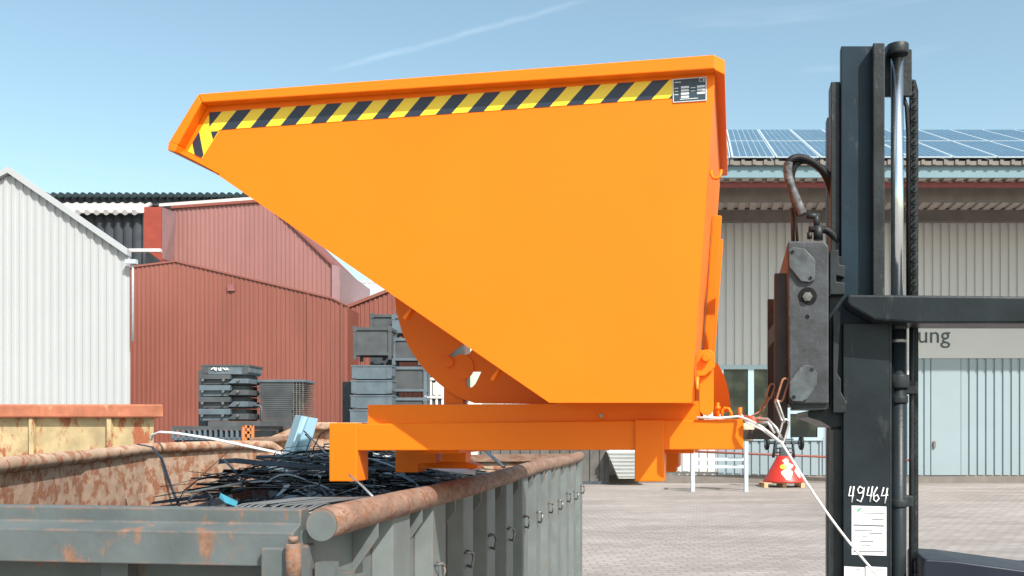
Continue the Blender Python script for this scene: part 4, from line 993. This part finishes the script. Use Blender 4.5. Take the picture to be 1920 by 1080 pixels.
# top bracket of the cylinder
m = fp([(1660, 86), (1710, 92), (1710, 180), (1660, 180)], VM+.06, .02)
m.cyl(SK(1683, 103, VM+.02), SK(1683, 84, VM+.02), .040, 24); m.build('cylinder_bracket', M_blk2, fl, bevel=.003)
m = MB(); m.cyl(SK(1682, 98, VM+.02), SK(1682, 600, VM+.02), .023, 28); m.build('cylinder_rod', M_chrome, fl)
m = MB(); p = SK(1684, 600, VM+.02); m.cyl(p, Vector((p.x, p.y, .1)), .030, 28); m.build('cylinder_tube', M_blk, fl)
for y0, y1, r_ in ((602, 618, .034), (636, 643, .0315), (703, 728, .040), (742, 756, .036), (936, 950, .036)):
    m = MB(); m.cyl(SK(1684, y0, VM+.02), SK(1684, y1, VM+.02), r_, 24); m.build('cylinder_collar', M_bolt if y0 == 636 else M_blk2, fl, bevel=.003)
m = fp([(1690, 712), (1722, 714), (1722, 740), (1690, 738)], VM+.03, .05); m.build('pipe_clamp', M_blk2, fl, bevel=.004)
m = fp([(1690, 930), (1712, 930), (1712, 950), (1690, 950)], VM, .05); m.build('pipe_clamp', M_blk2, fl, bevel=.004)
# pipe beside cylinder
m = MB(); m.tube([SK(1692, 178, VM+.08), SK(1700, 200, VM+.08), SK(1703, 250, VM+.08), SK(1703, 560, VM+.08)], .008, 12); m.build('hydraulic_hose', M_hose, fl)
m = MB(); m.tube([SK(1709, 600, VM+.06), SK(1709, 760, VM+.06), SK(1708, 1300, VM+.06)], .009, 12); m.build('hydraulic_pipe', M_blk2, fl)
# leaf chain
ch = MB(); y = 152; k = 0
while y < 1240:
    x = 1707+ (5 if y < 200 else 9) - (0 if y > 160 else 3); x = 1715 if y > 190 else 1711+(y-152)*.1
    o = .006 if k % 2 else 0
    for s_ in (-.012, 0, .012):
        ch.prism([SK(a_, b_, VM+.10+s_+o) for a_, b_ in ((x-6.5, y), (x-3, y-3), (x+3, y-3), (x+6.5, y), (x+6.5, y+7), (x+3, y+10), (x-3, y+10), (x-6.5, y+7))], SV*.004)
    ch.cyl(SK(x, y+3, VM+.078), SK(x, y+3, VM+.13), .005, 8)
    y += 11; k += 1
    if 545 < y < 605: y = 606
ch.build('lift_chain', M_blk2, fl)
m = fp([(1706, 165), (1711, 150), (1717, 150), (1722, 170), (1722, 1200), (1707, 1200)], VM+.14, .02); m.build('chain_backing', M_hose, fl)
# heavy crosswise bracket
m = fp([(1589, 552), (1960, 556), (1960, 606), (1721, 606), (1640, 600), (1596, 575), (1589, 568)], VM-.13, .20); m.build('mast_bracket', M_blk, fl, bevel=.008)
m = fp([(1600, 606), (1610, 640), (1632, 655), (1666, 655), (1666, 606)], VM-.04, .005)
# side shift box
VX = VM-.08
m = fp([(1477, 452), (1546, 452), (1554, 462), (1554, 757), (1480, 757)], VX, .12); box = m.build('side_shift_box', M_dust, fl, bevel=.006)
m = fp([(1482, 757), (1551, 757), (1548, 768), (1490, 768)], VX+.015, .1); m.build('box_bottom', M_blk2, fl)
for poly in ([(1479, 468), (1486, 463), (1508, 466), (1526, 484), (1529, 490), (1528, 524), (1518, 529), (1502, 527), (1480, 500)],
             [(1481, 715), (1500, 690), (1510, 684), (1524, 686), (1532, 700), (1531, 722), (1514, 748), (1504, 753), (1486, 752), (1480, 744)]):
    fp(poly, VX-.014, .0145).build('cover_plate', M_plate, fl, bevel=.002)
for x, y in ((1486, 472), (1520, 521), (1523, 692), (1489, 744)):
    m = MB(); m.cyl(SK(x, y, VX-.018), SK(x, y, VX-.013), .006, 12); m.build('bolt', M_blk, fl)
m = MB(); m.cyl(SK(1514, 556, VX-.004), SK(1514, 556, VX+.001), .034, 28); m.build('bore_ring', M_hose, fl)
m = MB(); m.cyl(SK(1514, 556, VX-.016), SK(1514, 556, VX-.002), .018, 6); m.cyl(SK(1514, 556, VX-.02), SK(1514, 556, VX-.014), .010, 16); m.build('hex_bolt', M_bolt, fl, bevel=.001)
m = MB(); m.cyl(SK(1514, 594, VX-.002), SK(1514, 594, VX+.001), .008, 16); m.build('bore_hole', M_hose, fl)
# carriage hooks
m = fp([(1556, 470), (1572, 468), (1574, 496), (1584, 498), (1584, 520), (1568, 516), (1568, 528), (1584, 530), (1584, 552), (1556, 552)], VX+.03, .06); m.build('carriage_hook', M_blk2, fl, bevel=.003)
m = fp([(1562, 590), (1570, 580), (1577, 585), (1570, 700), (1577, 712), (1577, 735), (1588, 755), (1586, 774), (1562, 774)], VX+.03, .05); m.build('carriage_hook', M_blk2, fl, bevel=.003)
m = fp([(1554, 480), (1580, 480), (1580, 800), (1560, 802), (1540, 790), (1515, 782), (1515, 770), (1554, 768)], VX+.08, .70); m.build('carriage', M_blk, fl, bevel=.004)
m = fp([(1476, 462), (1500, 462), (1500, 520), (1476, 520)], VX+.13, .7); m.build('carriage_bar', M_fork, fl)
m = fp([(1478, 690), (1500, 690), (1500, 758), (1478, 758)], VX+.13, .7); m.build('carriage_bar', M_fork, fl)
# forks: shank, heel and blade running into the pockets
for v0, xs, yt in ((VB+.03, 1450, 512), (VF+.0, 1446, 512)):
    dv = v0-(VB+.03)
    prof = [(1452, yt), (1477, yt), (1477, 812), (1470, 822), (1455, 824), (800, 822), (760, 816), (1440, 806), (1452, 796)]
    m = MB(); m.prism([SK(x, y, VB+.03)+SV*dv for x, y in prof], SV*.05); m.build('fork', M_fork, fl, bevel=.004)
# hoses
def hose(pts, v, r, mt, name='hydraulic_hose'):
    from mathutils import geometry
    P3 = [SK(x, y, v+dv) for x, y, dv in pts]; out = []
    for i in range(len(P3)-1):
        p0 = P3[max(i-1, 0)]; p1 = P3[i]; p2 = P3[i+1]; p3 = P3[min(i+2, len(P3)-1)]
        for k in range(6):
            t = k/6; out.append(.5*((2*p1)+(p2-p0)*t+(2*p0-5*p1+4*p2-p3)*t*t+(3*p1-p0-3*p2+p3)*t*t*t))
    out.append(P3[-1]); m = MB(); m.tube(out, r, 12); return m.build(name, mt, fl)
hose([(1504, 404, 0), (1492, 372, 0), (1480, 340, 0), (1476, 312, 0), (1485, 298, 0), (1505, 296, .02), (1535, 312, .04), (1562, 345, .06), (1568, 400, .08)], VM, .0135, M_hose)
hose([(1498, 404, .03), (1494, 372, .03), (1484, 335, .03), (1492, 308, .03), (1515, 302, .05), (1545, 325, .06), (1562, 372, .08), (1567, 440, .08)], VM, .0135, M_hose)
hose([(1505, 402, -.012), (1494, 376, -.012), (1484, 350, -.012), (1477, 325, -.012), (1478, 305, -.012)], VM, .0165, M_sleeve, 'hose_sleeve')
m = MB(); m.tube([SK(1495, 452, VM), SK(1492, 400, VM), SK(1482, 362, VM)], .006, 8); m.tube([SK(1487, 452, VM+.02), SK(1486, 390, VM+.02)], .008, 8); m.build('hose_guard', M_fork, fl)
m = MB(); m.cyl(SK(1512, 404, VM), SK(1536, 406, VM), .012, 12); m.cyl(SK(1531, 402, VM), SK(1531, 424, VM), .012, 12); m.cyl(SK(1516, 430, VM), SK(1544, 430, VM), .012, 12); m.cyl(SK(1534, 424, VM), SK(1534, 450, VM), .018, 12); m.cyl(SK(1518, 436, VM-.02), SK(1518, 448, VM-.02), .010, 12)
m.build('hose_fitting', M_blk2, fl)
hose([(1530, 432, .02), (1550, 432, .02), (1568, 450, .03), (1570, 480, .05)], VM, .014, M_hose)
# chalk number
def stroke(m, pts): m.tube([SK(x, y, VM-.0375) for x, y in pts], .0026, 6)
m = MB()
stroke(m, [(1595, 912), (1591, 930), (1601, 929)]); stroke(m, [(1601, 912), (1597, 942)])
stroke(m, [(1618, 916), (1612, 912), (1608, 918), (1610, 925), (1616, 924), (1620, 914), (1618, 930), (1614, 941), (1606, 937)])
stroke(m, [(1629, 913), (1625, 929), (1635, 929)]); stroke(m, [(1636, 912), (1631, 941)])
stroke(m, [(1645, 913), (1638, 926), (1638, 937), (1643, 941), (1648, 935), (1645, 928), (1639, 931)])
stroke(m, [(1657, 914), (1652, 930), (1665, 928)]); stroke(m, [(1664, 915), (1659, 944)])
m.build('chalk_number', M_chalk, fl)
# paper labels
lb = fp([(1597, 948), (1662, 950), (1662, 1042), (1597, 1040)], VM-.0375, .002).build('paper_label', M_paper, fl)
fp([(1600, 983), (1658, 985), (1658, 987.5), (1600, 985.5)], VM-.0382, .0004).build('print', M_ink, lb)
m = MB()
for x, y, w_ in ((1620, 961, 38), (1635, 973, 22), (1602, 994, 34), (1630, 999, 24), (1616, 1004, 11), (1612, 1014, 26), (1615, 1021, 17), (1600, 1033, 58)):
    m.prism([SK(a_, b_, VM-.0382) for a_, b_ in ((x, y), (x+w_, y+.4), (x+w_, y+2.0), (x, y+1.6))], SV*.0004)
m.build('print', M_ink, lb)
fp([(1606, 958), (1611, 953), (1619, 952), (1614, 955), (1609, 960)], VM-.0382, .0004).build('print', M_green, lb)
for xa_, xb_ in ((1583, 1621), (1623, 1663)):
    l2 = fp([(xa_, 1062), (xb_, 1064), (xb_, 1110), (xa_, 1110)], VM-.0375, .002).build('paper_label', M_paper, fl)
    fp([(xa_+10, 1066), (xb_-8, 1067), (xb_-8, 1068), (xa_+10, 1067)], VM-.0382, .0004).build('print', M_ink, l2)
# body of the truck, mostly outside the picture
m = MB(); pr = [(1732, 1052), (1737, 1049), (1790, 1052), (1960, 1075), (2300, 1075), (2300, 1400), (1732, 1400)]
m.prism([SK(x, y, VM-.12) for x, y in pr], SV*.35); m.build('fender', M_navy, fl, bevel=.02)
pz = SK(1850, 1300, .1); m = MB(); c0 = Vector((pz.x, pz.y, .32)); m.tube([c0-SV*.02, c0, c0+SV*.2, c0+SV*.22], [.27, .31, .31, .27], 32); wl = m.build('wheel', M_hose, fl)
m = MB(); m.cyl(c0-SV*.03, c0+SV*.1, .16, 24); m.build('rim', M_blk2, wl)

# ---- chain and rope
def link(m, c, d, s_, L, W, r):
    d = Vector(d).normalized(); s_ = Vector(s_); s_ = (s_-d*s_.dot(d)).normalized(); pts = []
    for k in range(16):
        t = 2*math.pi*k/16; pts.append(Vector(c)+d*(math.cos(t)*W+(1 if math.cos(t) > 0 else -1)*(L-W))+s_*math.sin(t)*W)
    m.tube(pts, r, 8, closed=True)
def chain(pts, v, mt, label, L=.036, W=.016, r=.0045, split=None):
    t = thing('steel_chain', SK(*pts[-1], v), label, 'chain')
    wp_ = [SK(x, y, v) for x, y in pts]; tot = sum((b-a).length for a, b in zip(wp_, wp_[1:])); n_ = max(2, int(tot/(2*L-2.2*r)))
    def at(s0):
        for a, b in zip(wp_, wp_[1:]):
            l = (b-a).length
            if s0 <= l or b is wp_[-1]: return a+(b-a)*(s0/l), (b-a)
            s0 -= l
    for k in range(n_):
        c, d = at(tot*(k+.5)/n_); m = MB(); ang = k*math.pi/2+.35
        side_ = SV*math.sin(ang)+SU*math.cos(ang); link(m, c, d, side_, tot/n_/2+r*1.1, W, r)
        m.build('chain_link', M_chrust if (split and k < split) else mt, t)
    return t
chain([(1474, 712), (1463, 745), (1462, 770), (1472, 798), (1464, 828)], VX+.02, M_zinc, 'bright steel chain hanging from the lower end of the forklift box', L=.042, W=.0135, r=.0042, split=1)
chain([(1449, 722), (1438, 752), (1422, 778), (1408, 786)], VX+.10, M_chrust, 'rusty brown chain running down to the red clasp on the orange beam', L=.030, W=.011, r=.0035)
m = MB(); m.tube([SK(1392, 780, .28), SK(1412, 784, .24), SK(1440, 786, .2), SK(1456, 803, .18), SK(1466, 822, .18)], .0055, 8)
m.tube([SK(1420, 792, .2), SK(1440, 792, .19), SK(1453, 812, .18)], .005, 8)
tag(m.build('wire_hook', M_zinc), 'bright bent wire hook between the orange beam and the hanging chain', 'hook')
m = MB(); m.tube([SK(1402, 781, .24), SK(1410, 786, .235), SK(1420, 793, .23)], [.006, .011, .006], 10); tag(m.build('red_clasp', M_red), 'small red clasp at the end of the orange beam', 'clasp')
rp = [SK(1306, 783, .262), SK(1350, 784, .262), SK(1385, 781, .258), SK(1400, 786, .22), SK(1425, 798, .2), SK(1448, 816, .17), SK(1464, 830, .16)]
m = MB(); m.tube(rp, .0050, 8); m.tube([SK(1390, 778, .25), SK(1400, 792, .22), SK(1430, 806, .19), SK(1464, 832, .17)], .004, 8)
end = SK(1660, 1096, .1); st_ = SK(1464, 828, .155); pts = [st_.lerp(end, t/12)+Vector((0, 0, -.03*math.sin(math.pi*t/12))) for t in range(13)]; m.tube(pts+[end+(end-st_)*.6], .0045, 8)
tag(m.build('white_rope', M_rope), 'thin white rope from the orange beam down past the forklift mast', 'rope')

for o in bpy.data.objects:
    if '_m' in o: del o['_m']
SC.render.resolution_x = 1024; SC.render.resolution_y = 576
